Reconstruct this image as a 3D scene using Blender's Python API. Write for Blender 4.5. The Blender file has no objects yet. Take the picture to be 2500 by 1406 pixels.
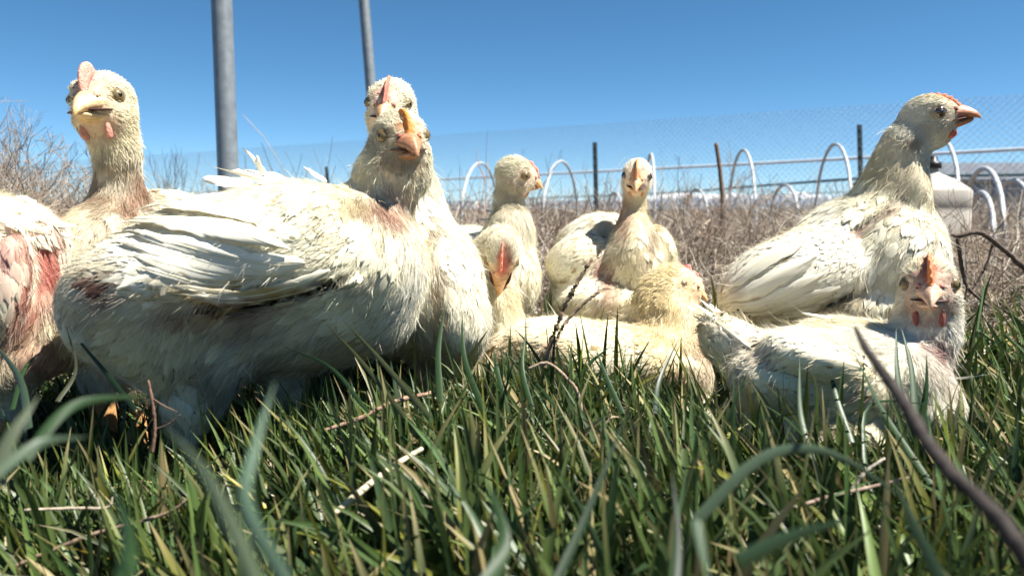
import bpy, math, random
import numpy as np
from mathutils import Vector
rad = math.radians
S = bpy.context.scene

# ------------------------------------------------------------------ camera, sky, sun, exposure
CAM_Z = 0.28
PITCH = rad(5.6)
FPX = 1962.0                      # focal length in pixels of the 2500 px wide photograph
cam_d = bpy.data.cameras.new('camera'); cam = bpy.data.objects.new('camera', cam_d)
S.collection.objects.link(cam); S.camera = cam
cam.location = (0, 0, CAM_Z); cam.rotation_euler = (rad(90) - PITCH, 0, 0)
cam_d.sensor_width = 36; cam_d.lens = 36 * FPX / 2500
cam_d.clip_start = 0.01; cam_d.clip_end = 9000
cam_d.dof.use_dof = True; cam_d.dof.focus_distance = 0.82
cam_d.dof.aperture_fstop = cam_d.lens / 3.4

SUN_EL, SUN_AZ = 60, -12           # azimuth measured from +X (image right), negative = towards the camera
sdir = Vector((math.cos(rad(SUN_EL)) * math.cos(rad(SUN_AZ)), math.cos(rad(SUN_EL)) * math.sin(rad(SUN_AZ)), math.sin(rad(SUN_EL))))
w = bpy.data.worlds.new('World'); S.world = w; w.use_nodes = True
nt = w.node_tree; nt.nodes.clear()
sky = nt.nodes.new('ShaderNodeTexSky'); sky.sky_type = 'NISHITA'; sky.sun_disc = False
sky.sun_elevation = rad(SUN_EL); sky.sun_rotation = math.atan2(sdir.x, sdir.y)
sky.altitude = 1800; sky.air_density = 0.62; sky.dust_density = 0.05; sky.ozone_density = 3.5
bg = nt.nodes.new('ShaderNodeBackground'); bg.inputs[1].default_value = 0.06
wo = nt.nodes.new('ShaderNodeOutputWorld')
hs = nt.nodes.new('ShaderNodeHueSaturation'); hs.inputs['Saturation'].default_value = 1.16; hs.inputs['Hue'].default_value = 0.488
nt.links.new(sky.outputs[0], hs.inputs['Color']); nt.links.new(hs.outputs[0], bg.inputs[0]); nt.links.new(bg.outputs[0], wo.inputs[0])
sl = bpy.data.lights.new('sun', 'SUN'); so = bpy.data.objects.new('sun', sl); S.collection.objects.link(so)
sl.energy = 5.0; sl.angle = rad(0.55); sl.color = (1.0, 0.955, 0.87)
so.rotation_euler = sdir.to_track_quat('Z', 'Y').to_euler()
so.location = (2, 0, 4)
S.view_settings.view_transform = 'Standard'; S.view_settings.look = 'None'
S.view_settings.exposure = 1.36; S.view_settings.gamma = 1
S.cycles.max_bounces = 8; S.cycles.diffuse_bounces = 3; S.cycles.transmission_bounces = 4; S.cycles.transparent_max_bounces = 8

# ------------------------------------------------------------------ helpers
C0 = np.array([0, 0, CAM_Z]); cF = np.array([0, math.cos(PITCH), -math.sin(PITCH)])
cR = np.array([1.0, 0, 0]); cU = np.array([0, math.sin(PITCH), math.cos(PITCH)])
def P(px, py, d):
    "world point seen at pixel px,py of the photograph (2500 x 1406) at axial distance d"
    return C0 + d * (cF + (px - 1250) / FPX * cR + (703 - py) / FPX * cU)
def proj(p):
    q = p - C0; d = q @ cF
    return 1250 + FPX * (q @ cR) / d, 703 - FPX * (q @ cU) / d, d
def unit(a): return a / np.maximum(np.linalg.norm(a, axis=-1, keepdims=True), 1e-9)
def ground(x, y):
    x = np.asarray(x, float); y = np.asarray(y, float)
    return 0.05 * np.clip((y - 0.55) / 0.7, 0, 1) ** 1.3 + 0.006 * np.sin(x * 9 + y * 3) + 0.004 * np.sin(x * 23 - y * 17) + 0.05 * np.clip((y - 2) / 3, 0, 1) * np.sin(x * 1.1 + 1) * np.sin(y * 0.9)
def wob(p, f, seed=0):
    "cheap coherent noise, roughly -1..1"
    r = np.random.RandomState(seed); o = 0
    for i in range(4):
        v = r.normal(size=3) * f; o = o + np.sin(p @ v + r.uniform(0, 6.28))
    return o / 2.2

def mesh(name, V, F, mat, parent=None, col=None, uv=None, smooth=True):
    "V (n,3) world coordinates; F list of (m,k) index arrays"
    if not isinstance(F, list): F = [F]
    V = np.asarray(V, float)
    F = [np.asarray(f, np.int32) for f in F if len(f)]
    off = np.array(parent['base']) if parent is not None and 'base' in parent else np.zeros(3)
    me = bpy.data.meshes.new(name)
    me.vertices.add(len(V)); me.vertices.foreach_set('co', (V - off).astype(np.float32).ravel())
    loops = np.concatenate([f.ravel() for f in F]); tot = np.concatenate([np.full(len(f), f.shape[1]) for f in F])
    me.loops.add(len(loops)); me.loops.foreach_set('vertex_index', loops)
    st = np.concatenate([[0], np.cumsum(tot)[:-1]]).astype(np.int32)
    me.polygons.add(len(tot)); me.polygons.foreach_set('loop_start', st)
    me.update(calc_edges=True); me.validate()
    me.polygons.foreach_set('use_smooth', np.full(len(me.polygons), smooth))
    if col is not None:
        a = me.color_attributes.new('col', 'FLOAT_COLOR', 'POINT')
        c = np.ones((len(V), 4), np.float32); c[:, :3] = np.asarray(col)
        a.data.foreach_set('color', c.ravel())
    if uv is not None:
        l = me.uv_layers.new(name='uv'); l.data.foreach_set('uv', np.asarray(uv, np.float32)[loops].ravel())
    if mat: me.materials.append(mat)
    o = bpy.data.objects.new(name, me); S.collection.objects.link(o)
    if parent is not None:
        o.parent = parent
        if 'base' in parent: o['base'] = parent['base']
    return o
def thing(name, label, cat, base, group=None):
    o = bpy.data.objects.new(name, None); S.collection.objects.link(o)
    o.empty_display_size = 0.05; o.location = base; o['base'] = [float(v) for v in base]
    return tag(o, label, cat, group)
def tag(o, label=None, cat=None, group=None, kind=None):
    for k, v in (('label', label), ('category', cat), ('group', group), ('kind', kind)):
        if v: o[k] = v
    return o
def grid_faces(nu, nv, wrap=False):
    a = np.arange(nu - 1)[:, None] * nv; b = np.arange(nv if wrap else nv - 1)[None]; b2 = (b + 1) % nv
    return np.stack([a + b, a + b2, a + nv + b2, a + nv + b], -1).reshape(-1, 4)
def rep_faces(f, n, k): return (f[None] + (np.arange(n) * k)[:, None, None]).reshape(-1, f.shape[1])
def tubes(Pts, R, nv=5):
    "Pts (n,s,3) centre lines, R (n,s) radii -> V, quads"
    n, s, _ = Pts.shape
    T = unit(np.gradient(Pts, axis=1)); ref = np.where(np.abs(T[..., 2:3]) > 0.9, np.array([1.0, 0, 0]), np.array([0, 0, 1.0]))
    A = unit(np.cross(T, ref)); B = np.cross(T, A); th = np.arange(nv) * 2 * math.pi / nv
    V = Pts[:, :, None] + R[:, :, None, None] * (np.cos(th)[:, None] * A[:, :, None] + np.sin(th)[:, None] * B[:, :, None])
    f = grid_faces(s, nv, True)
    return V.reshape(-1, 3), rep_faces(f, n, s * nv)
def curve(pts, n):
    "Catmull-Rom through pts (k,m) -> (n,m)"
    p = np.asarray(pts, float); p = np.vstack([2 * p[0] - p[1], p, 2 * p[-1] - p[-2]])
    t = np.linspace(0, len(p) - 3 - 1e-6, n); i = t.astype(int); t = (t - i)[:, None]
    a, b, c, d = p[i], p[i + 1], p[i + 2], p[i + 3]
    return 0.5 * (2 * b + (c - a) * t + (2 * a - 5 * b + 4 * c - d) * t ** 2 + (3 * b - a - 3 * c + d) * t ** 3)
def tube_obj(name, pts, rads, mat, parent=None, nv=8, n=None, col=None, rough=0, caps=True):
    n = n or max(8, len(pts) * 5)
    pts = np.asarray(pts, float); rr = np.broadcast_to(np.asarray(rads, float), (len(pts),))
    c = curve(np.c_[pts, rr], n) if len(pts) > 1 else None
    R = np.maximum(c[:, 3], 1e-4)
    if rough:
        r_ = np.random.RandomState(len(pts) * 7 + n); R = R * (1 + rough * r_.uniform(-1, 1, n)); c[:, :3] += rough * 0.5 * R[:, None] * r_.normal(size=(n, 3))
    V, F = tubes(c[None, :, :3], R[None], nv)
    Fs = [F]
    if caps: Fs += [np.arange(nv)[None, ::-1], (np.arange(nv) + (n - 1) * nv)[None]]
    return mesh(name, V, Fs, mat, parent, col=None if col is None else np.tile(col, (len(V), 1)))

# ------------------------------------------------------------------ materials
def new_mat(name):
    m = bpy.data.materials.new(name); m.use_nodes = True; n = m.node_tree
    return m, n, n.nodes['Principled BSDF'], n.links
def N(n, t, **k):
    x = n.nodes.new(t)
    for a, b in k.items():
        if a[0] == '_': x.inputs[a[1:].replace('_', ' ')].default_value = b
        else: setattr(x, a, b)
    return x
def noise_mat(name, c1, c2, scale=30, rough=0.8, bump=0.3, detail=6, spec=0.3, attr=False, trans=0, metal=0, bdist=0.002, stretch=None, coat=0):
    m, n, b, L = new_mat(name)
    tc = N(n, 'ShaderNodeTexCoord'); nz = N(n, 'ShaderNodeTexNoise', _Scale=scale, _Detail=detail, _Roughness=0.6)
    mp = N(n, 'ShaderNodeMapping'); L.new(tc.outputs['Object'], mp.inputs[0]); L.new(mp.outputs[0], nz.inputs[0])
    if stretch: mp.inputs['Scale'].default_value = stretch
    r = N(n, 'ShaderNodeValToRGB'); r.color_ramp.elements[0].position = 0.32; r.color_ramp.elements[1].position = 0.68
    r.color_ramp.elements[0].color = (*c1, 1); r.color_ramp.elements[1].color = (*c2, 1)
    L.new(nz.outputs[0], r.inputs[0]); out = r.outputs[0]
    if attr:
        a = N(n, 'ShaderNodeAttribute', attribute_name='col'); mx = N(n, 'ShaderNodeMix', data_type='RGBA', blend_type='MULTIPLY'); mx.inputs[0].default_value = 1
        L.new(a.outputs[0], mx.inputs[6]); L.new(out, mx.inputs[7]); out = mx.outputs[2]
    L.new(out, b.inputs['Base Color']); b.inputs['Roughness'].default_value = rough; b.inputs['Metallic'].default_value = metal
    b.inputs['Specular IOR Level'].default_value = spec; b.inputs['Coat Weight'].default_value = coat
    if bump:
        bp = N(n, 'ShaderNodeBump', _Strength=bump, _Distance=bdist); L.new(nz.outputs[0], bp.inputs['Height']); L.new(bp.outputs[0], b.inputs['Normal'])
    if trans:
        t = N(n, 'ShaderNodeBsdfTranslucent'); L.new(out, t.inputs[0]); ms = N(n, 'ShaderNodeMixShader', _Fac=trans)
        L.new(b.outputs[0], ms.inputs[1]); L.new(t.outputs[0], ms.inputs[2]); L.new(ms.outputs[0], n.nodes['Material Output'].inputs[0])
    return m
M = {}
M['feather'] = noise_mat('feather', (.93, .92, .90), (1, 1, 1), 90, 0.65, 0, attr=True, trans=0.10, spec=0.2)
M['skin'] = noise_mat('skin', (.82, .80, .78), (1, 1, 1), 260, 0.6, 0.5, attr=True, bdist=0.0012)
M['beak'] = noise_mat('beak', (.58, .52, .42), (1.05, 1.02, 1), 160, 0.42, 0.15, attr=True, spec=0.45, stretch=(1, 1, 3))
M['comb'] = noise_mat('comb', (.55, .42, .40), (1.15, 1.05, 1.05), 520, 0.5, 1.0, attr=True, bdist=0.0018)
M['iris'] = noise_mat('iris', (.12, .085, .035), (.21, .155, .07), 900, 0.3, 0, spec=0.4, coat=0.1)
M['pupil'] = noise_mat('pupil', (.004, .004, .004), (.008, .007, .006), 90, 0.22, 0, spec=0.4, coat=0.0)
M['mouth'] = noise_mat('mouth', (.05, .02, .015), (.09, .035, .03), 90, 0.6, 0)
# vane feathers: barbs as fine oblique ridges in the feather's own uv space
def vane_mat():
    m, n, b, L = new_mat('vane')
    a = N(n, 'ShaderNodeAttribute', attribute_name='col'); uv = N(n, 'ShaderNodeUVMap', uv_map='uv')
    sp = N(n, 'ShaderNodeSeparateXYZ'); L.new(uv.outputs[0], sp.inputs[0])
    ab = N(n, 'ShaderNodeMath', operation='ABSOLUTE'); L.new(sp.outputs[1], ab.inputs[0])
    s1 = N(n, 'ShaderNodeMath', operation='MULTIPLY'); s1.inputs[1].default_value = 0.5; L.new(ab.outputs[0], s1.inputs[0])
    s2 = N(n, 'ShaderNodeMath', operation='SUBTRACT'); L.new(sp.outputs[0], s2.inputs[0]); L.new(s1.outputs[0], s2.inputs[1])
    s3 = N(n, 'ShaderNodeMath', operation='MULTIPLY'); s3.inputs[1].default_value = 190; L.new(s2.outputs[0], s3.inputs[0])
    si = N(n, 'ShaderNodeMath', operation='SINE'); L.new(s3.outputs[0], si.inputs[0])
    tc = N(n, 'ShaderNodeTexCoord'); nz = N(n, 'ShaderNodeTexNoise', _Scale=140, _Detail=4); L.new(tc.outputs['Object'], nz.inputs[0])
    ad = N(n, 'ShaderNodeMath', operation='MULTIPLY_ADD'); ad.inputs[1].default_value = 0.5; L.new(si.outputs[0], ad.inputs[0]); L.new(nz.outputs[0], ad.inputs[2])
    bp = N(n, 'ShaderNodeBump', _Strength=0.22, _Distance=0.0004); L.new(ad.outputs[0], bp.inputs['Height']); L.new(bp.outputs[0], b.inputs['Normal'])
    L.new(a.outputs[0], b.inputs['Base Color']); b.inputs['Roughness'].default_value = 0.55; b.inputs['Specular IOR Level'].default_value = 0.3
    t = N(n, 'ShaderNodeBsdfTranslucent'); L.new(a.outputs[0], t.inputs[0]); ms = N(n, 'ShaderNodeMixShader', _Fac=0.1)
    L.new(b.outputs[0], ms.inputs[1]); L.new(t.outputs[0], ms.inputs[2]); L.new(ms.outputs[0], n.nodes['Material Output'].inputs[0])
    return m
M['vane'] = vane_mat()

# ------------------------------------------------------------------ implicit bodies
class Field:
    def __init__(s, prims, h):
        lo = np.min([p['lo'] for p in prims], 0) - 0.03; hi = np.max([p['hi'] for p in prims], 0) + 0.03
        s.h = h; s.lo = lo; s.n = np.ceil((hi - lo) / h).astype(int) + 1
        s.g = np.full(s.n, 0.06, np.float32)
        for p in prims:
            m = 0.028
            i0 = np.maximum(((p['lo'] - m - lo) / h).astype(int), 0); i1 = np.minimum(((p['hi'] + m - lo) / h).astype(int) + 2, s.n)
            ax = [lo[k] + h * np.arange(i0[k], i1[k]) for k in range(3)]
            X = np.stack(np.meshgrid(*ax, indexing='ij'), -1).astype(np.float32)
            d = p['f'](X).astype(np.float32); k = p['k']
            sl_ = tuple(slice(i0[a], i1[a]) for a in range(3)); g = s.g[sl_]
            if p.get('cut'): d = -d; hh = np.maximum(k - np.abs(g - d), 0) / k; s.g[sl_] = np.maximum(g, d) + hh * hh * k / 4
            else: hh = np.maximum(k - np.abs(g - d), 0) / k; s.g[sl_] = np.minimum(g, d) - hh * hh * k / 4
    def at(s, p):
        q = (p - s.lo) / s.h; q = np.clip(q, 0, s.n - 1.001); i = q.astype(int); f = q - i; o = 0
        for a in (0, 1):
            for b in (0, 1):
                for c in (0, 1):
                    wt = (f[..., 0] if a else 1 - f[..., 0]) * (f[..., 1] if b else 1 - f[..., 1]) * (f[..., 2] if c else 1 - f[..., 2])
                    o = o + wt * s.g[i[..., 0] + a, i[..., 1] + b, i[..., 2] + c]
        return o
    def grad(s, p, e=0.003):
        return unit(np.stack([s.at(p + e * np.eye(3)[k]) - s.at(p - e * np.eye(3)[k]) for k in range(3)], -1))
    def inside(s, p):
        ok = np.all((p > s.lo) & (p < s.lo + s.h * (s.n - 1)), -1); return ok & (s.at(p) < 0.001)
    def surf(s):
        g = s.g; b = g < 0; n = np.array(g.shape) - 1
        cs = [(i, j, k) for i in (0, 1) for j in (0, 1) for k in (0, 1)]
        sub = lambda a, c: a[c[0]:c[0] + n[0], c[1]:c[1] + n[1], c[2]:c[2] + n[2]]
        cnt = sum(sub(b, c).astype(np.int8) for c in cs); m = (cnt > 0) & (cnt < 8)
        I = np.argwhere(m); ids = np.full(n, -1, np.int64); ids[m] = np.arange(len(I))
        val = {c: sub(g, c)[m] for c in cs}; acc = np.zeros((len(I), 3)); wt = np.zeros(len(I))
        for c in cs:
            for ax in range(3):
                if c[ax] == 0:
                    c2 = list(c); c2[ax] = 1; v0, v1 = val[c], val[tuple(c2)]; x = (v0 < 0) != (v1 < 0)
                    t = np.where(x, v0 / np.where(x, v0 - v1, 1), 0); q = np.tile(np.array(c, float), (len(I), 1)); q[:, ax] += t
                    acc += q * x[:, None]; wt += x
        V = s.lo + s.h * (I + acc / wt[:, None]); Fs = []
        for ax in range(3):
            u, v = (ax + 1) % 3, (ax + 2) % 3
            a = [slice(None)] * 3; a[ax] = slice(0, -1); c = [slice(None)] * 3; c[ax] = slice(1, None)
            x = b[tuple(a)] != b[tuple(c)]; E = np.argwhere(x); E = E[(E[:, u] > 0) & (E[:, v] > 0) & (E[:, u] < n[u]) & (E[:, v] < n[v])]
            def cell(du, dv): q = E.copy(); q[:, u] -= du; q[:, v] -= dv; return ids[q[:, 0], q[:, 1], q[:, 2]]
            quad = np.stack([cell(1, 1), cell(0, 1), cell(0, 0), cell(1, 0)], -1)
            neg = b[E[:, 0], E[:, 1], E[:, 2]]; quad = np.where(neg[:, None], quad, quad[:, ::-1]); Fs.append(quad)
        return V, np.concatenate(Fs)
def ell(c, R, r, k=0.012, cut=False):
    "ellipsoid: centre c, R rows = axes, r radii"
    c = np.asarray(c, float); R = np.asarray(R, float); r = np.asarray(r, float)
    e = np.sqrt(((R * r[:, None]) ** 2).sum(0))
    def f(X):
        q = (X - c) @ R.T; k0 = np.linalg.norm(q / r, axis=-1); k1 = np.linalg.norm(q / r ** 2, axis=-1)
        return k0 * (k0 - 1) / np.maximum(k1, 1e-6)
    return dict(f=f, lo=c - e, hi=c + e, k=k, cut=cut)
def cone(a, b, ra, rb, k=0.012):
    a = np.asarray(a, float); b = np.asarray(b, float); d = b - a; L = d @ d
    def f(X):
        t = np.clip((X - a) @ d / L, 0, 1); return np.linalg.norm(X - a - t[..., None] * d, axis=-1) - (ra + (rb - ra) * t)
    m = max(ra, rb); return dict(f=f, lo=np.minimum(a, b) - m, hi=np.maximum(a, b) + m, k=k)
def E_(px, py, d, rx, rz, ry, rot=0, k=0.014, yaw=0, cut=False):
    "ellipsoid given in the picture: radii rx rz in photo px, ry (depth) in metres, rot in the picture plane, yaw swings the long axis in depth"
    s = d / FPX; a = rad(rot); y = rad(yaw)
    x = math.cos(a) * cR + math.sin(a) * cU; z = -math.sin(a) * cR + math.cos(a) * cU
    x2 = math.cos(y) * x + math.sin(y) * cF; y2 = -math.sin(y) * x + math.cos(y) * cF
    return ell(P(px, py, d), [x2, y2, z], [rx * s, ry, rz * s], k, cut)
def K_(pts, k=0.012):
    "chain of round cones through (px,py,d,r px)"
    return [cone(P(*a[:3]), P(*b[:3]), a[3] * a[2] / FPX, b[3] * b[2] / FPX, k) for a, b in zip(pts, pts[1:])]

# ------------------------------------------------------------------ feathers
def conform(Fd, X, off, cap=0.012):
    sh = X.shape; x = X.reshape(-1, 3); phi = Fd.at(x); g = Fd.grad(x)
    dlt = np.clip(off.ravel() - phi, -cap, cap); dlt = np.where(phi > 0.03, 0, dlt)
    return (x + g * dlt[:, None]).reshape(sh)
def strands(Fd, p, n, t, L, wd, lift, rng, col, curl=0.15, fit=True):
    m = len(p); u = np.array([0, .34, .68, 1.0]); side = unit(np.cross(t, n)); cv = rng.normal(0, curl, m)
    X = p[:, None] + (u * L[:, None])[..., None] * t[:, None] + (cv[:, None] * L[:, None] * u ** 2)[..., None] * side[:, None] + (lift[:, None] * L[:, None] * u)[..., None] * n[:, None]
    if fit: X = conform(Fd, X, 0.0002 + lift[:, None] * L[:, None] * u)
    wv = unit(np.cross(t, n + rng.normal(0, 0.7, (m, 3)))) * wd[:, None]
    V = np.empty((m, 7, 3)); 
    for k, ww in enumerate((1, .85, .6)): V[:, 2 * k] = X[:, k] - wv * ww / 2; V[:, 2 * k + 1] = X[:, k] + wv * ww / 2
    V[:, 6] = X[:, 3]
    q = np.array([[0, 1, 3, 2], [2, 3, 5, 4]]); tr = np.array([[4, 5, 6]])
    return V.reshape(-1, 3), rep_faces(q, m, 7), rep_faces(tr, m, 7), np.repeat(col, 7, 0)
def tufts(Fd, p, n, t, L, nb, wd, spread, lift, rng, col, tip=0.5, curl=0.12):
    "every tuft is nb barbs that leave a short shaft and lean together"
    m = len(p); i = np.repeat(np.arange(m), nb); s = unit(np.cross(t, n)); k = rng.uniform(-1, 1, m * nb); u0 = rng.uniform(0, .35, m * nb)
    root = p[i] + s[i] * (k * L[i] * spread * 0.5)[:, None] + t[i] * (u0 * L[i])[:, None]
    d = unit(t[i] + s[i] * (k * (spread * (tip - 0.2)) * 1.5 + rng.normal(0, .10, m * nb))[:, None])
    l = L[i] * rng.uniform(.55, 1.0, m * nb) * (1 - 0.35 * np.abs(k))
    lf = np.clip(lift[i] * rng.uniform(.5, 1.5, m * nb), 0.02, 2)
    c = col[i] * rng.uniform(.90, 1.06, (m * nb, 1))
    return strands(Fd, root, n[i], d, l, np.full(m * nb, wd) * rng.uniform(.7, 1.3, m * nb), lf, rng, c, curl)
def vanes(Fd, p, n, t, L, W, lift, rng, col, nl=6, nw=6, rag=0.10, off0=0.0006, line=None, fit=True, camber=.07):
    "whole vane feathers: a cambered blade with a ragged tip. line (m,nl+1,3) gives the shaft, else straight along t"
    m = len(p); u = np.linspace(0, 1, nl + 1); v = np.linspace(-1, 1, nw + 1)
    prof = np.minimum(1, (u / 0.30) ** 0.6 + 0.12) * np.sqrt(np.maximum(0.0, 1 - (np.maximum(u - 0.62, 0) / 0.40) ** 2.2)); prof[-1] = 0.34
    if line is None: line = p[:, None] + (u * L[:, None])[..., None] * t[:, None]
    tt = unit(np.gradient(line, axis=1)); ss = unit(np.cross(tt, n[:, None]))
    X = line[:, :, None] + (prof[None, :, None] * v * (W / 2)[:, None, None])[..., None] * ss[:, :, None]
    ex = rng.normal(0, rag, (m, 1, nw + 1)) * np.where(u > 0.8, 1.0, 0.0)[None, :, None] - (v ** 2 * 0.16)[None, None] * (u ** 3)[None, :, None]
    sag = rng.normal(0, 0.04, (m, nl + 1, nw + 1))
    X = X + (ex * L[:, None, None])[..., None] * tt[:, :, None] + (sag * W[:, None, None] * np.abs(v))[..., None] * ss[:, :, None]
    off = off0 + (lift * L)[:, None, None] * u[None, :, None] + camber * W[:, None, None] * (0.55 - v[None, None] ** 2) + np.abs(rng.normal(0, .02, (m, 1, nw + 1))) * W[:, None, None]
    off = np.maximum(off, 0.0002)
    X = conform(Fd, X, off) if fit else X + off[..., None] * n[:, None, None]
    V = X.reshape(-1, 3); k = (nl + 1) * (nw + 1)
    uv = np.stack(np.broadcast_arrays((u[None, :, None] * L[:, None, None] / 0.035), v[None, None] * (W[:, None, None] / 0.035)), -1).reshape(-1, 2)
    shade = np.where(np.abs(v) < 0.1, 0.93, 1.0)[None, None, :, None]                      # the shaft is a little yellower
    c = (col[:, None, None] * np.concatenate([shade, shade, shade * 0.97], -1) * np.ones((m, nl + 1, 1, 1))).reshape(-1, 3)
    return V, rep_faces(grid_faces(nl + 1, nw + 1), m, k), uv, c
def loft(sec, nv, f):
    th = np.arange(nv) * 2 * math.pi / nv
    V = np.array([[f(x, wy * math.sin(a) * (1 - .42 * max(math.cos(a), 0)), zc + hz * (math.cos(a) if math.cos(a) < 0 else math.cos(a) ** 1.25)) for a in th] for x, zc, wy, hz in sec]).reshape(-1, 3)
    n = len(sec); return V, [grid_faces(n, nv, True), np.arange(nv)[None, ::-1], (np.arange(nv) + (n - 1) * nv)[None]]
def ball(c, R, r, nu=10, nv=14):
    th = np.linspace(0, math.pi, nu)[:, None]; ph = np.arange(nv)[None] * 2 * math.pi / nv
    X = np.stack([np.sin(th) * np.cos(ph), np.sin(th) * np.sin(ph), np.cos(th) * np.ones_like(ph)], -1).reshape(-1, 3) * np.asarray(r)
    return np.asarray(c) + X @ np.asarray(R), grid_faces(nu, nv, True)

CREAM = np.array([0.80, 0.765, 0.65]); PINK = (0.58, 0.27, 0.21); SHANK = (0.62, 0.34, 0.14); DIRT = (0.30, 0.21, 0.13); STAIN = (0.66, 0.50, 0.24)
FIELDS = []
def soft(px, py, rx, ry, x, y, rot=0):
    a = rad(rot); dx, dy = x - px, y - py; u = dx * math.cos(a) - dy * math.sin(a); v = dx * math.sin(a) + dy * math.cos(a)
    r = np.sqrt((u / rx) ** 2 + (v / ry) ** 2); return np.clip(1.5 - r * 1.1, 0, 1) 

def chicken(label, prims, head, spine, legs=(), paint=(), bare=(), flow=(), wings=(), quills=(), loose=(), h=0.0028, dens=1.0, size=1.0, seed=1, tint=(1, 1, 1), fluff=1.0, base=None, cardk=1.0, group='white chickens resting in the grass'):
    rng = np.random.RandomState(seed); prims = list(prims); parts = {}
    T = CREAM * np.array(tint)
    if head:
        c = P(*head['at']); tc_ = unit(C0 - c); hr = unit(np.cross(cU, tc_)); hu = np.cross(tc_, hr); g = lambda v: unit(v[0] * hr + v[1] * hu + v[2] * tc_)
        Fw = g(head['f']); Up = g(head['u']); Up = unit(Up - Fw * (Up @ Fw)); Lf = np.cross(Up, Fw); s = head['s'] / 1000.0
        Rm = np.array([Fw, Lf, Up]); W_ = lambda x, y, z: c + s * (x * Fw + y * Lf + z * Up)
        hp = lambda x, y, z, a, b_, c_, k=6: ell(W_(x, y, z), Rm, np.array([a, b_, c_]) * s, k * s)
        prims += [hp(-1, 0, 2, 20, 16, 17), hp(11, 0, -1, 12, 10.5, 11.5), hp(3, 6.5, -8, 13, 9, 10), hp(3, -6.5, -8, 13, 9, 10), hp(2, 0, -14, 12, 9.5, 10), hp(7, 9.5, 9, 7, 4, 3, 4), hp(7, -9.5, 9, 7, 4, 3, 4)]
    shank = []
    for L in legs:
        hk, ft, fd = L['hock'], L['foot'], unit(np.asarray(L.get('dir', (0, -1, 0)), float)); r = L.get('r', 0.0075)
        if 'top' in L: prims.append(cone(P(*L['top']), P(*hk), L.get('rt', .04), 0.017, .02))
        a, b_ = P(*hk), P(*ft); b_ = np.array([b_[0], b_[1], float(ground(b_[0], b_[1])) + 0.008]); ch = [cone(a, b_, r * 1.15, r, .006)]
        sd = np.array([-fd[1], fd[0], 0])
        for ang, ln in ((0, .055), (.6, .045), (-.6, .045), (math.pi, .022)):
            dr = fd * math.cos(ang) + sd * math.sin(ang); mid = b_ + dr * ln * .5 + [0, 0, .003]; e = b_ + dr * ln; e[2] = float(ground(e[0], e[1])) + .004
            ch += [cone(b_, mid, r * .8, r * .6, .004), cone(mid, e, r * .6, r * .3, .004)]
        prims += ch; shank += ch
    Fd = Field(prims, h); FIELDS.append(Fd); V, Q = Fd.surf(); nv = Fd.grad(V)
    low = V[V[:, 2].argmin()] if base is None else base
    bx = V[:, 0].mean(); by = V[:, 1].mean(); bs = (bx, by, float(ground(bx, by)))
    root = thing('chicken', label, 'chicken', bs, group)

    sp = np.array([P(*q) for q in spine]); tg = unit(np.gradient(sp, axis=0))
    def flow_at(p, n):
        d = np.linalg.norm(p[:, None] - sp[None], axis=-1); w_ = 1 / (d ** 2 + 4e-4) ** 2; t = unit((w_ / w_.sum(1, keepdims=True)) @ tg)
        t[:, 2] -= 0.25
        x, y, _ = proj(p)
        for (px, py, rx, ry, dx, dy) in flow:
            k = soft(px, py, rx, ry, x, y)[:, None] * ((n @ cF) < 0.3)[:, None]; t = unit(t) * (1 - k) + k * unit(dx * cR - dy * cU)
        t = t + 0.28 * np.stack([wob(p, 45, seed + 3 + i) for i in range(3)], -1)
        t = t - n * (t * n).sum(1, keepdims=True); return unit(t)
    def hdist(p):
        if not head: return np.full(len(p), 9.0), None
        q = ((p - c) @ Rm.T) / s; return np.linalg.norm(q - [0, 0, -3], axis=1) / 20.0, q
    def colour(p, n, base_c, skin=False):
        x, y, _ = proj(p); cc = np.tile(base_c, (len(p), 1)) * (1 + 0.05 * wob(p, 60, seed + 9))[:, None]
        yl = np.clip(0.5 + 0.6 * wob(p, 35, seed + 11), 0, 1)[:, None]; cc = cc * (1 - yl * np.array([0.01, 0.03, 0.13])); dk = np.clip(wob(p, 22, seed + 13) * 1.4 - .35, 0, 1)[:, None] * .5; cc = cc * (1 - dk * np.array([.10, .20, .42]))
        if not skin: sp_k = (rng.uniform(size=len(p)) < .012)[:, None]; cc = np.where(sp_k, cc * [.55, .42, .28], cc)
        fr = (n @ cF) < 0.35
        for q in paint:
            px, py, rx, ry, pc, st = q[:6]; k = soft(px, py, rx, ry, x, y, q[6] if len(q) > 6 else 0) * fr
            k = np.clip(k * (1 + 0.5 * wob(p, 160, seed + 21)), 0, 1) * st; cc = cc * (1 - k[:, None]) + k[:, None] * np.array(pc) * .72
        return np.clip(cc, 0.02, .93)
    def barek(p, n):
        x, y, _ = proj(p); k = np.ones(len(p)); fr = (n @ cF) < 0.35
        for (px, py, rx, ry, keep, *ro) in bare: k = k * (1 - (1 - keep) * np.clip(soft(px, py, rx, ry, x, y, *ro) * (1 + .5 * wob(p, 120, 5)), 0, 1) * fr)
        for q in shank: k = k * (q['f'](p) > 0.0035)
        return k
    # body skin
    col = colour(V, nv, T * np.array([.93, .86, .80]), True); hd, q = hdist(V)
    if head:
        fc = np.clip((q[:, 0] - 9) / 6, 0, 1) * (hd < 1.3); ey = np.exp(-(((q[:, 0] - 8) / 9) ** 2 + ((np.abs(q[:, 1]) - 14) / 8) ** 2 + ((q[:, 2] - 4) / 8.5) ** 2))
        k = np.clip(fc + 1.3 * ey, 0, 1) * min(1, 1.35 * head.get('face', .6)) * (0.8 + .35 * wob(V, 420, 2)); k = np.clip(k, 0, 1)[:, None]; col = col * (1 - k) + k * np.array(head.get('facec', (.68, .45, .32)))
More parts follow.
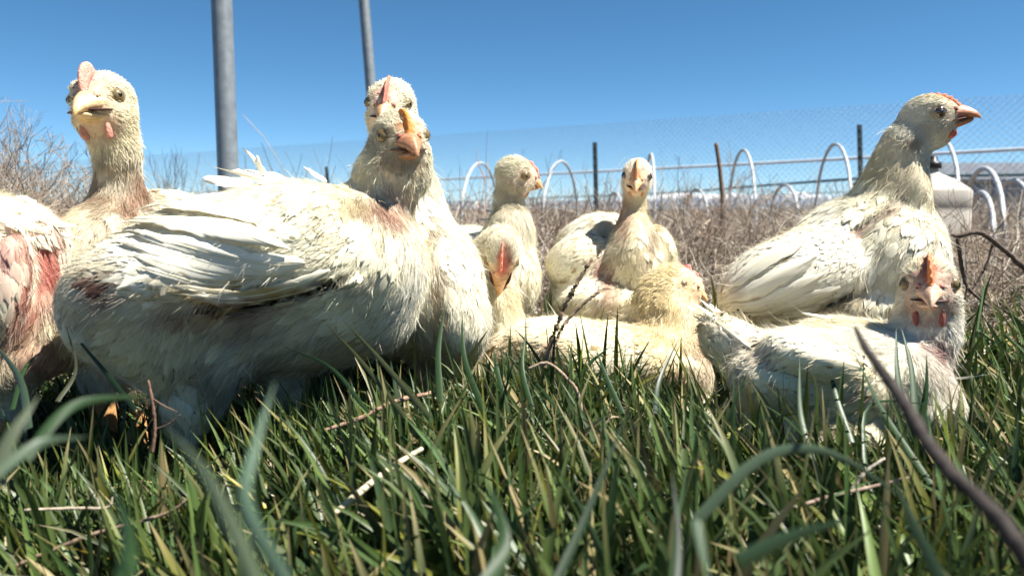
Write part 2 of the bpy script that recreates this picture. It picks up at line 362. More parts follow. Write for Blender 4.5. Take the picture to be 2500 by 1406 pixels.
    if head:
        k = np.clip(1.6 - np.abs(q[:, 1]) / 5.5, 0, 1) * np.clip((q[:, 0] - 1) / 6, 0, 1) * np.clip((q[:, 2] - 3) / 4, 0, 1) * (hd < 1.4) * (.75 + .5 * wob(V, 400, 6)) * head.get('red', .8); k = np.clip(k, 0, 1)[:, None]
        col = col * (1 - k) + k * np.array(head.get('combc', (.78, .30, .12))) * [.72, .55, .65]
    for q_ in shank: k = np.clip(1 - q_['f'](V) / .003, 0, 1)[:, None] * (q_['f'](V) < .004)[:, None]; col = col * (1 - k) + k * np.array(SHANK)
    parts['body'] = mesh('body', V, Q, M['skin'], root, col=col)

    # sampling
    a = V[Q]; A = 0.5 * np.linalg.norm(np.cross(a[:, 2] - a[:, 0], a[:, 3] - a[:, 1]), axis=1); cdf = np.cumsum(A); area = cdf[-1] * 1e4
    def sample(n_):
        n_ = max(int(n_), 1); f = np.searchsorted(cdf, rng.uniform(0, cdf[-1], n_)); f = np.minimum(f, len(Q) - 1); u, v = rng.uniform(size=(2, n_, 1)); b4 = a[f]
        p = b4[:, 0] * (1 - u) * (1 - v) + b4[:, 1] * u * (1 - v) + b4[:, 2] * u * v + b4[:, 3] * (1 - u) * v
        n = Fd.grad(p); keep = ((p[:, 2] > ground(p[:, 0], p[:, 1]) + .004)) & (((n @ cF) < 0.25) | (rng.uniform(size=n_) < .45))
        return p[keep], n[keep]
    def inwing(p, n):
        x, y, _ = proj(p); k = np.zeros(len(p)); 
        for wg in wings: k = np.maximum(k, soft(wg[0], wg[1], wg[2], wg[3], x, y, wg[4]) * ((n @ cF) < 0.2))
        return k
    VV, FQ, FT, CC = [], [], [], []; cnt = [0]
    def put(r):
        v, fq, ft, c_ = r; VV.append(v); FQ.append(fq + cnt[0]); FT.append(ft + cnt[0]); CC.append(c_); cnt[0] += len(v)
    # head pins and neck down
    if head:
        hs = head['s']; p, n = sample(area * 60 * dens); hd, q = hdist(p)
        hd_ok = (hd < 1.55) & (rng.uniform(size=len(p)) < 1.0)
        facep = (q[:, 0] > head.get('bald', 14)) | ((np.abs(q[:, 1]) < 4.5) & (q[:, 0] > 5) & (q[:, 2] > 3)) | (np.exp(-(((q[:, 0] - 9) / 7.5) ** 2 + ((np.abs(q[:, 1]) - 14) / 6) ** 2 + ((q[:, 2] - 4) / 7.5) ** 2)) > .33)
        ok = hd_ok & ~(facep & (rng.uniform(size=len(p)) < .93)) & (rng.uniform(size=len(p)) < barek(p, n)); p, n, q, hd = p[ok], n[ok], q[ok], hd[ok]
        if len(p):
            t = -Fw * 1.0 - Up * .5 * np.clip((12 - q[:, 2]) / 20, 0, 1.5)[:, None]; bl = np.clip((hd - 1.0) / .5, 0, 1)[:, None]; t = unit(t) * (1 - bl) + bl * flow_at(p, n); t = unit(t - n * (t * n).sum(1, keepdims=True) + rng.normal(0, .2, t.shape))
            L = (2.8 + 4.4 * np.clip(hd - .55, 0, 1)) * s * fluff * rng.uniform(.7, 1.4, len(p)) * head.get('pin', 1)
            c_ = colour(p, n, T); put(tufts(Fd, p, n, t, L, 4, .34 * s, .5, rng.uniform(.15, .5, len(p)) * head.get('lift', 1), rng, c_))
    # body down and contour tufts
    p, n = sample(area * 11.0 * dens); hd, _ = hdist(p); bk = barek(p, n); wk = inwing(p, n)
    ok = (hd > 1.35) & (rng.uniform(size=len(p)) < bk) & (rng.uniform(size=len(p)) > wk * .85); p, n, hd = p[ok], n[ok], hd[ok]
    t = flow_at(p, n); L = .001 * size * np.clip(7 + 11 * (hd - 1.3), 7, 20) * rng.uniform(.6, 1.35, len(p)) * fluff
    cl = wob(p, 70, seed + 31); lf = np.clip(.11 + .09 * cl, .03, .5) * rng.uniform(.6, 1.6, len(p)); t = unit(t + .15 * (rng.normal(size=t.shape)))
    t = unit(t - n * (t * n).sum(1, keepdims=True)); put(tufts(Fd, p, n, t, L * 1.15, 9, .00034 * size, .40, lf, rng, colour(p, n, T)))
    # scruffy long wisps
    p, n = sample(area * .8 * dens); hd, _ = hdist(p); ok = (hd > 1.25) & (rng.uniform(size=len(p)) < barek(p, n) * .8 + .1); p, n = p[ok], n[ok]; t = flow_at(p, n); t = unit(t + .4 * rng.normal(size=t.shape))
    put(tufts(Fd, p, n, t, .001 * size * rng.uniform(12, 28, len(p)), 4, .00045 * size, .25, rng.uniform(.12, .7, len(p)), rng, colour(p, n, T), curl=.3))
    # vane feathers on the body
    CV, CQ, CU, CL = [], [], [], []; cc_ = [0]
    def putv(r): v, f, u_, c_ = r; CV.append(v); CQ.append(f + cc_[0]); CU.append(u_); CL.append(c_); cc_[0] += len(v)
    p, n = sample(area * 1.6 * dens * cardk); hd, _ = hdist(p); wk = inwing(p, n); ok = (hd > 3.2) & (rng.uniform(size=len(p)) < barek(p, n)) & (wk < .4); p, n = p[ok], n[ok]
    t = flow_at(p, n); t = unit(t + .18 * rng.normal(size=t.shape)); L = .001 * size * rng.uniform(14, 26, len(p)); putv(vanes(Fd, p, n, t, L, L * rng.uniform(.38, .6, len(p)), rng.uniform(.02, .06, len(p)), rng, colour(p, n, T * 1.02), 5, 6, .10))
    v = np.concatenate(VV)
    pl = mesh('plumage', v, [np.concatenate(FQ), np.concatenate(FT)], M['feather'], root, col=np.concatenate(CC))
    # contour vanes share the plumage part
    cv = mesh('contour_feathers', np.concatenate(CV), np.concatenate(CQ), M['vane'], root, col=np.concatenate(CL), uv=np.concatenate(CU))
    # wings
    for wi, wg in enumerate(wings):
        CV, CQ, CU, CL = [], [], [], []; cc_[0] = 0
        px, py, rx, ry, rot, dx, dy = wg[:7]; ls = wg[7] if len(wg) > 7 else 1.0
        p, n = sample(area * 7 * dens); x, y, _ = proj(p); k = soft(px, py, rx, ry, x, y, rot) * ((n @ cF) < .15); ok = k > .35 + .1 * rng.uniform(size=len(p)); p, n, x, y = p[ok], n[ok], x[ok], y[ok]
        t0 = unit(dx * cR - dy * cU); al = ((x - px) * dx + (y - py) * dy) / math.hypot(dx, dy) / rx        # -1 shoulder .. 1 tip
        t = unit(t0 + .35 * (n @ t0)[:, None] * 0 + .10 * rng.normal(size=p.shape) + .12 * np.stack([wob(p, 40, seed + 60 + i) for i in range(3)], -1)); t = unit(t - n * (t * n).sum(1, keepdims=True))
        L = .001 * size * ls * np.clip(17 + 9 * al, 10, 28) * rng.uniform(.8, 1.25, len(p))
        if len(p): putv(vanes(Fd, p, n, t, L, L * rng.uniform(.36, .5, len(p)), rng.uniform(.035, .08, len(p)), rng, colour(p, n, T * 1.03), 6, 6, .08))
        if len(p):
            sel = rng.uniform(size=len(p)) < .5
            pv = tufts(Fd, p[sel], n[sel], t[sel], L[sel] * .8, 4, .00035 * size, .45, np.full(sel.sum(), .13), rng, colour(p[sel], n[sel], T))
        qn = 0
        for (k, pts, wpx) in quills:
            if k != wi: continue
            nl = 14; L2 = curve(np.array(pts, float), nl + 1); ln, nn, ok = cast(Fd, L2[:, 0], L2[:, 1])
            if not ok: continue
            ll = np.linalg.norm(np.diff(ln, axis=0), axis=1).sum(); d_ = (ln[nl // 2] - C0) @ cF
            rv = list(vanes(Fd, ln[:1], nn[nl // 2][None], None, np.array([ll]), np.array([wpx * d_ / FPX]), np.array([.02 / max(ll / .05, 1)]), rng, colour(ln[nl // 2][None], nn[nl // 2][None], T * 1.04), nl, 10, .02, off0=.0014 + .0009 * qn, line=ln[None], camber=.11)); rv[3] = colour(rv[0], Fd.grad(rv[0]), T * 1.04) * np.where(np.arange(len(rv[0])) % 11 == 5, .94, 1)[:, None]; putv(rv)
            putv(vanes(Fd, ln[:1], nn[nl // 2][None], None, np.array([ll]), np.array([.0013]), np.array([.02 / max(ll / .05, 1)]), rng, T[None] * [1.05, 1.0, .86], nl, 2, .0, off0=.0014 + .0009 * qn + wpx * d_ / FPX * .075, line=ln[None], camber=.4)); qn += 1
        if CV:
            wo_ = mesh('wing', np.concatenate(CV), np.concatenate(CQ), M['vane'], root, col=np.concatenate(CL), uv=np.concatenate(CU))
            v, fq, ft, c_ = pv; mesh('wing_down', v, [fq, ft], M['feather'], wo_, col=c_)
    # loose feathers that stick out: (px0,py0,px1,py1,d,width px)
    if loose:
        for (x0, y0, x1, y1, d, wp) in loose:
            a0, a1 = P(x0, y0, d), P(x1, y1, d + rng.uniform(-.01, .01)); ll = np.linalg.norm(a1 - a0); nn = unit(-cF + .5 * cU + .5 * rng.normal(size=3))
            v, f, u_, c_ = (vanes(Fd, a0[None], nn[None], unit(a1 - a0)[None], np.array([ll]), np.array([wp * d / FPX]), np.array([.0]), rng, (T * 1.02)[None], 7, 6, .16, fit=False))
            mesh('loose_feather', v, f, M['vane'], root, col=c_, uv=u_)
    if head: head_parts(root, head, W_, Rm, s, rng)
    return Fd, root
def cast(Fd, px, py):
    px = np.asarray(px, float); py = np.asarray(py, float); dr = cF + ((px - 1250) / FPX)[:, None] * cR + ((703 - py) / FPX)[:, None] * cU
    mid = (Fd.lo + Fd.h * Fd.n / 2 - C0) @ cF; ds = np.arange(max(.1, mid - .35), mid + .35, .0015)
    X = C0 + ds[None, :, None] * dr[:, None]; x = X.reshape(-1, 3); inb = np.all((x > Fd.lo) & (x < Fd.lo + Fd.h * (Fd.n - 1)), -1)
    ph = np.where(inb, Fd.at(x), 1).reshape(len(px), -1); hit = ph < 0; j = hit.argmax(1); ok = hit.any(1)
    if ok.sum() < 4: return None, None, False
    dd = np.interp(np.arange(len(px)), np.flatnonzero(ok), ds[j[ok]]); ln = C0 + dd[:, None] * dr
    return ln, Fd.grad(ln), True

def head_parts(root, H, W_, Rm, s, rng):
    bc = np.array(H.get('beakc', (.74, .45, .22))); bl = H.get('beak', 1.0)
    up = [(9, .2, 9.6, 6.0), (13, .8, 9.0, 6.2), (17, .9, 7.8, 6.0), (21, .6, 6.2, 5.3), (25, -.3, 4.6, 4.5), (29, -1.8, 3.2, 3.5), (32.5, -3.9, 1.9, 2.5), (34.6, -6.0, 1.0, 1.5), (35.2, -7.6, .4, .7)]
    bw = H.get('beakw', 1.25); up = [(11 + (x - 11) * bl, z, a * bw, b * (.4 + .6 * bw)) for x, z, a, b in up]
    V, F = loft(up, 14, W_); k = np.repeat(np.linspace(0, 1, len(up)), 14)[:, None]; base = np.array(H.get('cerec', (.70, .34, .24)))
    c_ = base * (1 - k) ** 2 + bc * (1 - (1 - k) ** 2); bk = mesh('beak', V, F, M['beak'], root, col=c_ * rng.uniform(.93, 1.05, (len(V), 1)))
    lo = [(8, -5.6, 8.9, 3.4), (13, -6.2, 7.8, 3.3), (19, -6.8, 6.0, 2.8), (24, -6.6, 4.2, 2.2), (28, -6.3, 2.5, 1.5), (30, -6.0, .8, .7)]; lo = [(9 + (x - 9) * bl, z - .8, a * bw, b * bw) for x, z, a, b in lo]
    V, F = loft(lo, 12, W_); mesh('lower_beak', V, F, M['beak'], bk, col=np.tile(bc * .86, (len(V), 1)))
    V, F = ball(W_(9 + 8 * bl, 0, -4.6), Rm, np.array([11 * bl, 8.9 * bw, .9]) * s, 8, 20); mesh('mouth_line', V, F, M['mouth'], bk)
    for sg in (1, -1):
        V, F = ball(W_(18.0, sg * 5.8, 3.8), Rm, np.array([3.6, 2.2, 2.2]) * s, 7, 10); mesh('nostril_flap', V, F, M['comb'], bk, col=np.tile(base, (len(V), 1)))
        V, F = ball(W_(20.2, sg * 7.2, 2.6), Rm, np.array([1.6, .6, .6]) * s, 6, 8); mesh('nostril', V, F, M['pupil'], bk)
        en = unit(np.array([.50, sg * .86, .06])); e0 = np.array([9.0, sg * 12.3, 3.6]); enW = en @ Rm
        r = H.get('eye', 4.8); V, F = ball(W_(*e0), Rm, np.full(3, r) * s, 12, 16); ey = mesh('eye', V, F, M['iris_dark' if H.get('dark') else 'iris'], root)
        a1 = unit(np.cross(enW, Rm[2])); a2 = np.cross(a1, enW); R2 = np.array([a1, a2, enW]); V, F = ball(W_(*(e0 + en * r * .72)), R2, np.array([1.75, 1.85, 1.55]) * s * H.get('pup', 1) * np.array([1, 1, 1 / H.get('pup', 1)]), 8, 14); mesh('pupil', V, F, M['pupil'], ey)
        nu, nw = 22, 8; th = np.arange(nu) * 2 * math.pi / nu; ph = np.arange(nw) * 2 * math.pi / nw
        for rr, tb, dz, col in ((r * .95, .85, .34, H.get('lidc', (.30, .21, .13))),):
            cen = W_(*(e0 + en * r * dz)); op = H.get('open', .80)
            ring = np.stack([(rr + tb * math.cos(b)) * (math.cos(a) * a1 + op * math.sin(a) * a2) + tb * 1.1 * math.sin(b) * enW for a in th for b in ph]) * s
            f = grid_faces(nu, nw, True); f2 = np.stack([(nu - 1) * nw + np.arange(nw), (nu - 1) * nw + (np.arange(nw) + 1) % nw, (np.arange(nw) + 1) % nw, np.arange(nw)], -1)
            mesh('eyelid', cen + ring, [np.concatenate([f, f2])], M['comb'], ey, col=np.tile(col, (len(ring), 1)))
        wt = H.get('wattle', 1.0)
        if wt:
            V, F = ball(W_(14.0, sg * 7.2, -12 - 3.4 * wt), Rm, np.array([4.2, 1.7, 5.2]) * s * wt, 9, 12); V = V + wob(V, 350, 4)[:, None] * .0006
            mesh('wattle', V, F, M['comb'], root, col=np.tile(H.get('wattlec', (.62, .27, .2)), (len(V), 1)))
        V, F = ball(W_(-4.5, sg * 14.6, -4.5), Rm, np.array([3.6, 1.6, 4.0]) * s, 8, 12); mesh('earlobe', V, F, M['comb'], root, col=np.tile(H.get('earc', (.72, .56, .42)), (len(V), 1)))
    # comb: a thin serrated blade from the beak base over the crown
    hc = H.get('comb', 8.0); nt_ = H.get('teeth', 6); n_, m_ = 40, 5
    b = curve([(25, 3.5), (21, 9), (15, 14.5), (7, 18), (-2, 19.2), (-9, 18)], n_) if H.get('long', 1) else curve([(24, 4), (20, 9.5), (15, 14), (9, 17), (4, 18), (0, 18.5)], n_)
    tt = np.linspace(0, 1, n_); b[:, 0] += H.get('cx', 0); env = np.sin(np.clip(tt * .92 + .08, 0, 1) * math.pi) ** H.get('pw', .7); teeth = 1 - H.get('cut', .38) * np.abs(np.sin(tt * nt_ * math.pi)) ** 1.2; hh = np.clip(hc * env * teeth, .8, 99)
    d_ = unit(np.c_[np.gradient(b[:, 0]), np.gradient(b[:, 1])]); nrm = np.c_[-d_[:, 1], d_[:, 0]]; nrm *= np.sign(nrm[:, 1:2] + .001); V = []
    for i in range(n_):
        ring = []
        for j in range(m_):
            f = j / (m_ - 1); th = (2.2 - 1.5 * f) * H.get('thick', 1) * (1 - .55 * tt[i]); sway = .5 * math.sin(tt[i] * 7 + hc) * f + H.get('tilt', 0) * f * hc
            ring.append((b[i, 0] + nrm[i, 0] * (f * hh[i] - 1.5), th + sway, b[i, 1] + nrm[i, 1] * (f * hh[i] - 1.5)))
        ring += [(x, y - 2 * (2.2 - 1.5 * (j / (m_ - 1))) * H.get('thick', 1) * (1 - .55 * tt[i]), z) for j, (x, y, z) in reversed(list(enumerate(ring)))]
        V += [W_(*q) for q in ring]
    nv_ = 2 * m_; cc = np.array(H.get('combc', (.78, .30, .12))); k = np.tile(np.r_[np.linspace(.8, 1.15, m_), np.linspace(1.15, .8, m_)], n_)[:, None]
    mesh('comb', np.array(V), [grid_faces(n_, nv_, True), np.arange(nv_)[None, ::-1], (np.arange(nv_) + (n_ - 1) * nv_)[None]], M['comb'], root, col=np.clip(cc * k, 0, 1))
M['iris_dark'] = noise_mat('iris_dark', (.03, .02, .012), (.06, .035, .02), 900, 0.1, 0, spec=0.8, coat=0.8)

# ------------------------------------------------------------------ the ten chickens
def flat(*a):
    o = []
    for x in a: o += x if isinstance(x, list) else [x]
    return o
G = 'flock of white chickens in the grass'
# main bird, side on, head turned to the camera
chicken("largest white chicken, side on at centre left, long wing folded, head turned to the lens",
    flat(E_(325, 715, .66, 135, 105, .072, 8, .03), E_(330, 790, .685, 130, 90, .06, 8, .03), E_(480, 680, .68, 195, 132, .095, 6, .03), E_(460, 800, .71, 185, 118, .085, 2, .03), E_(650, 630, .71, 240, 150, .105, 2, .03), E_(640, 775, .755, 235, 125, .09, -4, .03), E_(835, 640, .74, 190, 140, .10, 0, .03), E_(830, 755, .77, 185, 118, .09, -6, .03), E_(955, 415, .735, 72, 44, .034, 0, .03),
         E_(730, 550, .72, 190, 96, .085, 4), E_(925, 640, .745, 104, 150, .085), E_(240, 790, .65, 52, 66, .04, 30), E_(430, 600, .68, 115, 62, .06, 28),
         K_([(900, 540, .745, 92), (950, 450, .74, 60), (972, 405, .735, 60), (975, 370, .73, 58)], .02),
         E_(540, 610, .650, 280, 74, .055, 7, .004, yaw=8), E_(760, 560, .675, 85, 95, .05, 0, .006),
         E_(480, 880, .700, 100, 90, .06, 0, .03), E_(475, 975, .685, 62, 80, .036, 0, .02), E_(730, 716, .645, 185, 15, .05, 15, .004, cut=True), E_(570, 748, .635, 110, 13, .04, 4, .004, cut=True)),
    dict(at=(975, 345, .725), f=(.30, -.02, .95), u=(-.05, 1, 0), s=1.42, comb=5.5, teeth=1, cut=.05, thick=1.5, pw=1.2, combc=(.85, .33, .06), long=0, eye=5.2, beakw=1.35, beak=.98, beakc=(.56, .29, .16), cerec=(.58, .25, .16), wattle=.8, wattlec=(.50, .27, .18), face=.75, facec=(.36, .28, .17), lidc=(.22, .18, .10), lift=.8),
    [(975, 330, .73), (945, 420, .74), (900, 520, .74), (800, 620, .73), (600, 670, .70), (400, 700, .68), (150, 790, .65)],
    legs=[dict(hock=(455, 1050, .67), foot=(420, 1225, .67), dir=(.7, -.7, 0), r=.0075), dict(top=(700, 850, .76), rt=0.025, hock=(700, 960, .77), foot=(690, 1150, .77), dir=(.8, -.6, 0))],
    paint=[(292, 680, 58, 46, (.12, .06, .045), 1.0), (560, 748, 140, 26, (.30, .12, .09), .95, 4), (740, 712, 180, 18, (.10, .06, .045), .95, 15), (640, 780, 60, 30, (.42, .22, .18), .6), (950, 500, 42, 40, (.48, .22, .16), .8), (880, 505, 70, 22, (.34, .16, .11), .75), (570, 705, 190, 22, (.62, .42, .13), .95, -2), (330, 540, 110, 30, (.66, .54, .32), .5, 35), (400, 515, 150, 40, (.72, .60, .36), .35), (330, 640, 70, 22, (.72, .62, .36), .35), (480, 960, 80, 90, (.62, .50, .32), .35), (760, 870, 300, 55, (.40, .29, .18), .65, 12), (560, 900, 200, 60, (.42, .32, .20), .6), (640, 800, 160, 40, (.62, .50, .34), .5), (972, 400, 46, 20, (.46, .27, .16), .7), (945, 340, 50, 60, (.50, .44, .30), .6), (905, 350, 10, 20, (.2, .18, .13), .5), (955, 480, 90, 30, (.60, .42, .3), .5), (215, 740, 50, 60, (.70, .72, .74), .3), (840, 500, 60, 22, (.75, .66, .35), .5)],  # stains and bare skin, plus painted-in shade under the wing and belly
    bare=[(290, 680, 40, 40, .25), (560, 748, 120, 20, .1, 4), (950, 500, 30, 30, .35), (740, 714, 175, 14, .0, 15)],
    flow=[(330, 600, 200, 90, -1, .35), (450, 830, 160, 90, -.6, .8), (480, 980, 90, 90, -.05, 1), (760, 850, 220, 80, -.75, .65), (960, 640, 110, 130, -.3, 1), (985, 520, 60, 60, .1, 1), (220, 780, 90, 90, -.7, .8)],
    wings=[(545, 600, 300, 115, 5, -1, .16, 1.15)],
    quills=[(0, [(600, 690), (500, 690), (420, 672), (345, 655)], 42), (0, [(640, 672), (520, 668), (420, 650), (325, 628)], 46), (0, [(700, 660), (560, 650), (430, 625), (290, 602)], 50), (0, [(740, 640), (640, 640), (480, 608), (275, 575)], 56),
            (0, [(800, 655), (700, 690), (560, 712), (400, 690)], 34), (0, [(780, 680), (680, 705), (560, 722), (430, 705)], 30), (0, [(700, 600), (560, 575), (440, 560), (300, 560)], 52), (0, [(640, 560), (530, 530), (430, 520), (330, 530)], 48)],
    loose=[(620, 450, 505, 440, .70, 34), (640, 440, 535, 408, .71, 36), (700, 440, 560, 420, .72, 40), (655, 430, 605, 372, .72, 12), (640, 425, 628, 388, .715, 15), (640, 480, 480, 486, .69, 30), (560, 510, 420, 535, .68, 28), (800, 445, 745, 412, .73, 12)],
    h=.0026, dens=1.0, seed=11, group=G)
# bird right behind the main one, its head just above the other head
chicken("white chicken whose head and thin comb peek just above the largest chicken's head",
    flat(E_(1085, 720, .87, 100, 165, .085, 5), E_(1010, 700, .90, 110, 170, .09), E_(900, 740, 1.0, 170, 150, .10), E_(1130, 790, .85, 58, 80, .05, 10), E_(1040, 600, .87, 60, 80, .05, 20),
         K_([(1040, 600, .87, 78), (1005, 480, .87, 62), (975, 380, .86, 56), (960, 300, .86, 54)], .02)),
    dict(at=(955, 262, .86), f=(-.22, -.10, .97), u=(0, 1, .05), s=1.5, comb=6, teeth=3, cut=.25, thick=.8, combc=(.62, .26, .18), cerec=(.66, .35, .26), wattle=.6, face=.4),
    [(955, 260, .86), (975, 380, .86), (1010, 500, .87), (1040, 620, .87), (1020, 720, .9), (900, 760, 1.0)],
    paint=[(1060, 830, 40, 80, (.66, .44, .28), .5), (1052, 620, 20, 120, (.50, .38, .22), .7, 6), (1065, 760, 26, 90, (.52, .36, .20), .6, 0), (1100, 860, 60, 40, (.5, .34, .22), .4)],  # includes shading painted down the breast crease beside the front bird
    flow=[(1100, 700, 120, 200, .1, 1), (1150, 800, 60, 80, .0, 1)], legs=[dict(top=(1060, 850, .9), rt=0.020, hock=(1060, 930, .9), foot=(1060, 1050, .9)), dict(top=(1110, 840, .88), rt=0.020, hock=(1130, 920, .88), foot=(1130, 1050, .88))],
    h=.0028, dens=.8, seed=12, group=G)
# upper left bird looking over the main one
chicken("tall white chicken at upper left with upright pink comb and stained throat",
    flat(E_(290, 640, .80, 110, 150, .085, 0), E_(400, 640, .88, 150, 160, .10, 0), E_(420, 560, .90, 130, 90, .08, -12), E_(225, 680, .80, 46, 120, .05, 0), 
         K_([(285, 600, .80, 80), (290, 480, .80, 50), (290, 400, .79, 36), (280, 340, .785, 42), (262, 290, .78, 54)], .02), E_(330, 700, .79, 70, 110, .05)),
    dict(at=(255, 258, .775), f=(-.46, .03, .89), u=(-.27, .95, .12), s=1.62, comb=10.5, teeth=1, cut=.05, long=0, pw=1.9, thick=1.3, beakw=1.45, eye=4.5, combc=(.80, .42, .33), beakc=(.80, .58, .30), cerec=(.82, .55, .38), wattle=1.05, wattlec=(.68, .36, .27), face=.6, facec=(.60, .44, .26), lidc=(.34, .27, .15), lift=.8),
    [(255, 250, .775), (285, 380, .79), (292, 480, .80), (290, 620, .80), (380, 700, .86), (460, 720, .95)],
    paint=[(236, 305, 46, 30, (.70, .36, .28), .95), (300, 455, 70, 80, (.40, .28, .17), .7), (245, 450, 20, 80, (.20, .09, .05), .95), (325, 480, 26, 70, (.34, .14, .08), .95, -25), (270, 520, 14, 90, (.40, .26, .16), .6), (240, 600, 18, 120, (.58, .42, .28), .55), (215, 640, 60, 140, (.70, .56, .38), .4), (300, 440, 70, 80, (.72, .6, .42), .35)],
    flow=[(300, 420, 80, 100, -.1, 1), (270, 560, 90, 160, -.05, 1)], bare=[(322, 495, 18, 50, .4), (245, 440, 10, 50, .4), (236, 305, 44, 26, .08)],
    legs=[dict(top=(235, 800, .80), rt=0.020, hock=(240, 925, .80), foot=(265, 1010, .80), dir=(.3, -1, 0), r=.011), dict(top=(340, 800, .85), rt=0.025, hock=(340, 940, .85), foot=(340, 1050, .85))],
    h=.0028, dens=.9, seed=13, group=G)
# far left bird, rump to the camera, cut by the frame
chicken("white chicken cut by the left edge, its rump bare and pink",
    flat(E_(-30, 600, .70, 165, 110, .09, 0), E_(30, 740, .70, 130, 150, .09, 0), E_(-140, 700, .74, 170, 190, .11), E_(135, 610, .72, 44, 52, .035, -30), E_(150, 790, .72, 45, 90, .04, 0), E_(90, 860, .71, 95, 60, .06, 10), E_(-20, 880, .68, 90, 90, .06),
         E_(160, 690, .73, 30, 60, .04), K_([(-150, 560, .78, 90), (-230, 430, .80, 65), (-250, 350, .80, 55)], .02), E_(-10, 540, .685, 120, 60, .06, -8, .006), E_(20, 690, .64, 45, 120, .02, -10, .01)),
    dict(at=(-260, 320, .80), f=(-.9, 0, -.2), u=(0, 1, 0), s=1.5),
    [(-260, 320, .8), (-160, 520, .78), (-80, 620, .72), (40, 700, .7), (130, 850, .7)],
    paint=[(80, 680, 48, 150, (.66, .25, .20), .95, -12), (20, 600, 70, 45, (.68, .30, .25), .75), (120, 620, 22, 80, (.62, .18, .14), .9), (125, 700, 16, 60, (.28, .05, .04), .9), (110, 870, 80, 50, (.70, .36, .29), .85), (70, 812, 80, 24, (.24, .15, .09), .7), (5, 640, 26, 40, (.6, .25, .22), .6), (20, 860, 60, 60, (.45, .28, .18), .5)],
    bare=[(80, 700, 40, 150, .12), (20, 600, 60, 36, .2), (122, 640, 22, 90, .15), (110, 870, 75, 45, .15)],
    flow=[(20, 520, 160, 60, 1, .25), (150, 640, 60, 90, .6, .9), (20, 760, 60, 120, -.1, 1), (70, 820, 80, 40, -.9, .3), (150, 800, 60, 80, .2, 1)],
    wings=[(-20, 520, 120, 48, 0, 1, .2, 1.0)], quills=[(0, [(-90, 470), (-10, 495), (60, 520), (108, 552)], 44), (0, [(-90, 510), (-10, 540), (60, 560), (112, 575)], 40)],
    loose=[(90, 540, 168, 556, .70, 24), (80, 555, 172, 578, .705, 22), (110, 600, 186, 632, .715, 26), (110, 640, 188, 680, .715, 28), (120, 680, 178, 725, .715, 24), (60, 500, 104, 530, .69, 26), (40, 480, 100, 508, .69, 22)],
    legs=[dict(top=(0, 850, .70), rt=0.025, hock=(0, 960, .70), foot=(0, 1120, .70), r=.01), dict(top=(-160, 850, .76), rt=0.025, hock=(-160, 960, .76), foot=(-160, 1120, .76), r=.01)],
    h=.0028, dens=.9, seed=14, group=G)
# bird looking right at the back
chicken("white chicken at the back centre looking right, scruffy cream neck in profile",
    flat(E_(1238, 655, 1.12, 70, 120, .08, 5), E_(1165, 640, 1.16, 85, 75, .08, 10), E_(1245, 560, 1.10, 55, 62, .05), E_(1280, 700, 1.10, 32, 70, .03, -6), E_(1130, 600, 1.18, 60, 42, .05, 18), E_(1200, 760, 1.14, 90, 70, .08),
         K_([(1240, 590, 1.11, 44), (1243, 520, 1.1, 24), (1243, 475, 1.09, 26), (1248, 450, 1.09, 30)], .015)),
    dict(at=(1260, 430, 1.085), f=(.93, -.22, .05), u=(.15, .97, .1), s=1.34, beak=.75, comb=4.0, teeth=4, long=0, combc=(.75, .34, .24), wattle=.6, face=.5, facec=(.74, .55, .38), pin=1.2),
    [(1260, 430, 1.085), (1242, 490, 1.09), (1240, 560, 1.1), (1220, 660, 1.12), (1130, 620, 1.18)],
    paint=[(1235, 480, 40, 60, (.68, .60, .42), .7), (1270, 450, 18, 26, (.66, .46, .34), .5), (1245, 700, 70, 90, (.74, .66, .5), .3)],
    flow=[(1240, 480, 50, 60, -.3, 1), (1270, 650, 60, 120, .15, 1)], loose=[(1210, 520, 1182, 512, 1.08, 8), (1215, 500, 1204, 470, 1.08, 8), (1200, 535, 1168, 538, 1.09, 10)],
    legs=[dict(top=(1200, 800, 1.12), rt=0.015, hock=(1200, 840, 1.12), foot=(1200, 900, 1.12)), dict(top=(1260, 790, 1.12), rt=0.015, hock=(1260, 840, 1.12), foot=(1260, 900, 1.12))],
    h=.003, dens=.7, seed=15, group=G)
# bowed head
chicken("white chicken bowing its head straight down so its long red comb faces the lens",
    flat(E_(1222, 760, .98, 48, 105, .055, 0), E_(1170, 740, 1.03, 80, 130, .08), E_(1150, 700, 1.0, 50, 90, .05, -10), E_(1240, 820, .97, 44, 60, .05), K_([(1190, 690, 1.03, 66), (1205, 620, 1.02, 44), (1222, 596, .985, 38), (1226, 604, .96, 38)], .02)),
    dict(at=(1226, 618, .935), f=(-.08, -.965, .25), u=(.02, .25, .97), s=1.22, beak=1.3, comb=5.5, teeth=7, cut=.35, combc=(.80, .30, .20), beakc=(.84, .50, .24), wattle=.6, face=.35, facec=(.62, .36, .24), lift=.7, pin=1.1),
    [(1226, 600, .94), (1215, 575, .98), (1195, 650, 1.02), (1190, 740, 1.02), (1180, 840, 1.0)],
    paint=[(1232, 650, 16, 50, (.46, .12, .08), .9), (1160, 680, 30, 60, (.80, .70, .54), .4), (1178, 685, 16, 34, (.62, .36, .26), .5), (1225, 590, 50, 50, (.76, .66, .48), .35)],
    flow=[(1225, 580, 60, 40, 0, -1), (1230, 790, 60, 80, 0, 1)], h=.0028, dens=.8, seed=16, group=G,
    legs=[dict(top=(1200, 830, 1.0), rt=0.018, hock=(1200, 900, 1.0), foot=(1200, 960, 1.0)), dict(top=(1250, 830, 1.0), rt=0.015, hock=(1250, 900, 1.0), foot=(1250, 960, 1.0))])
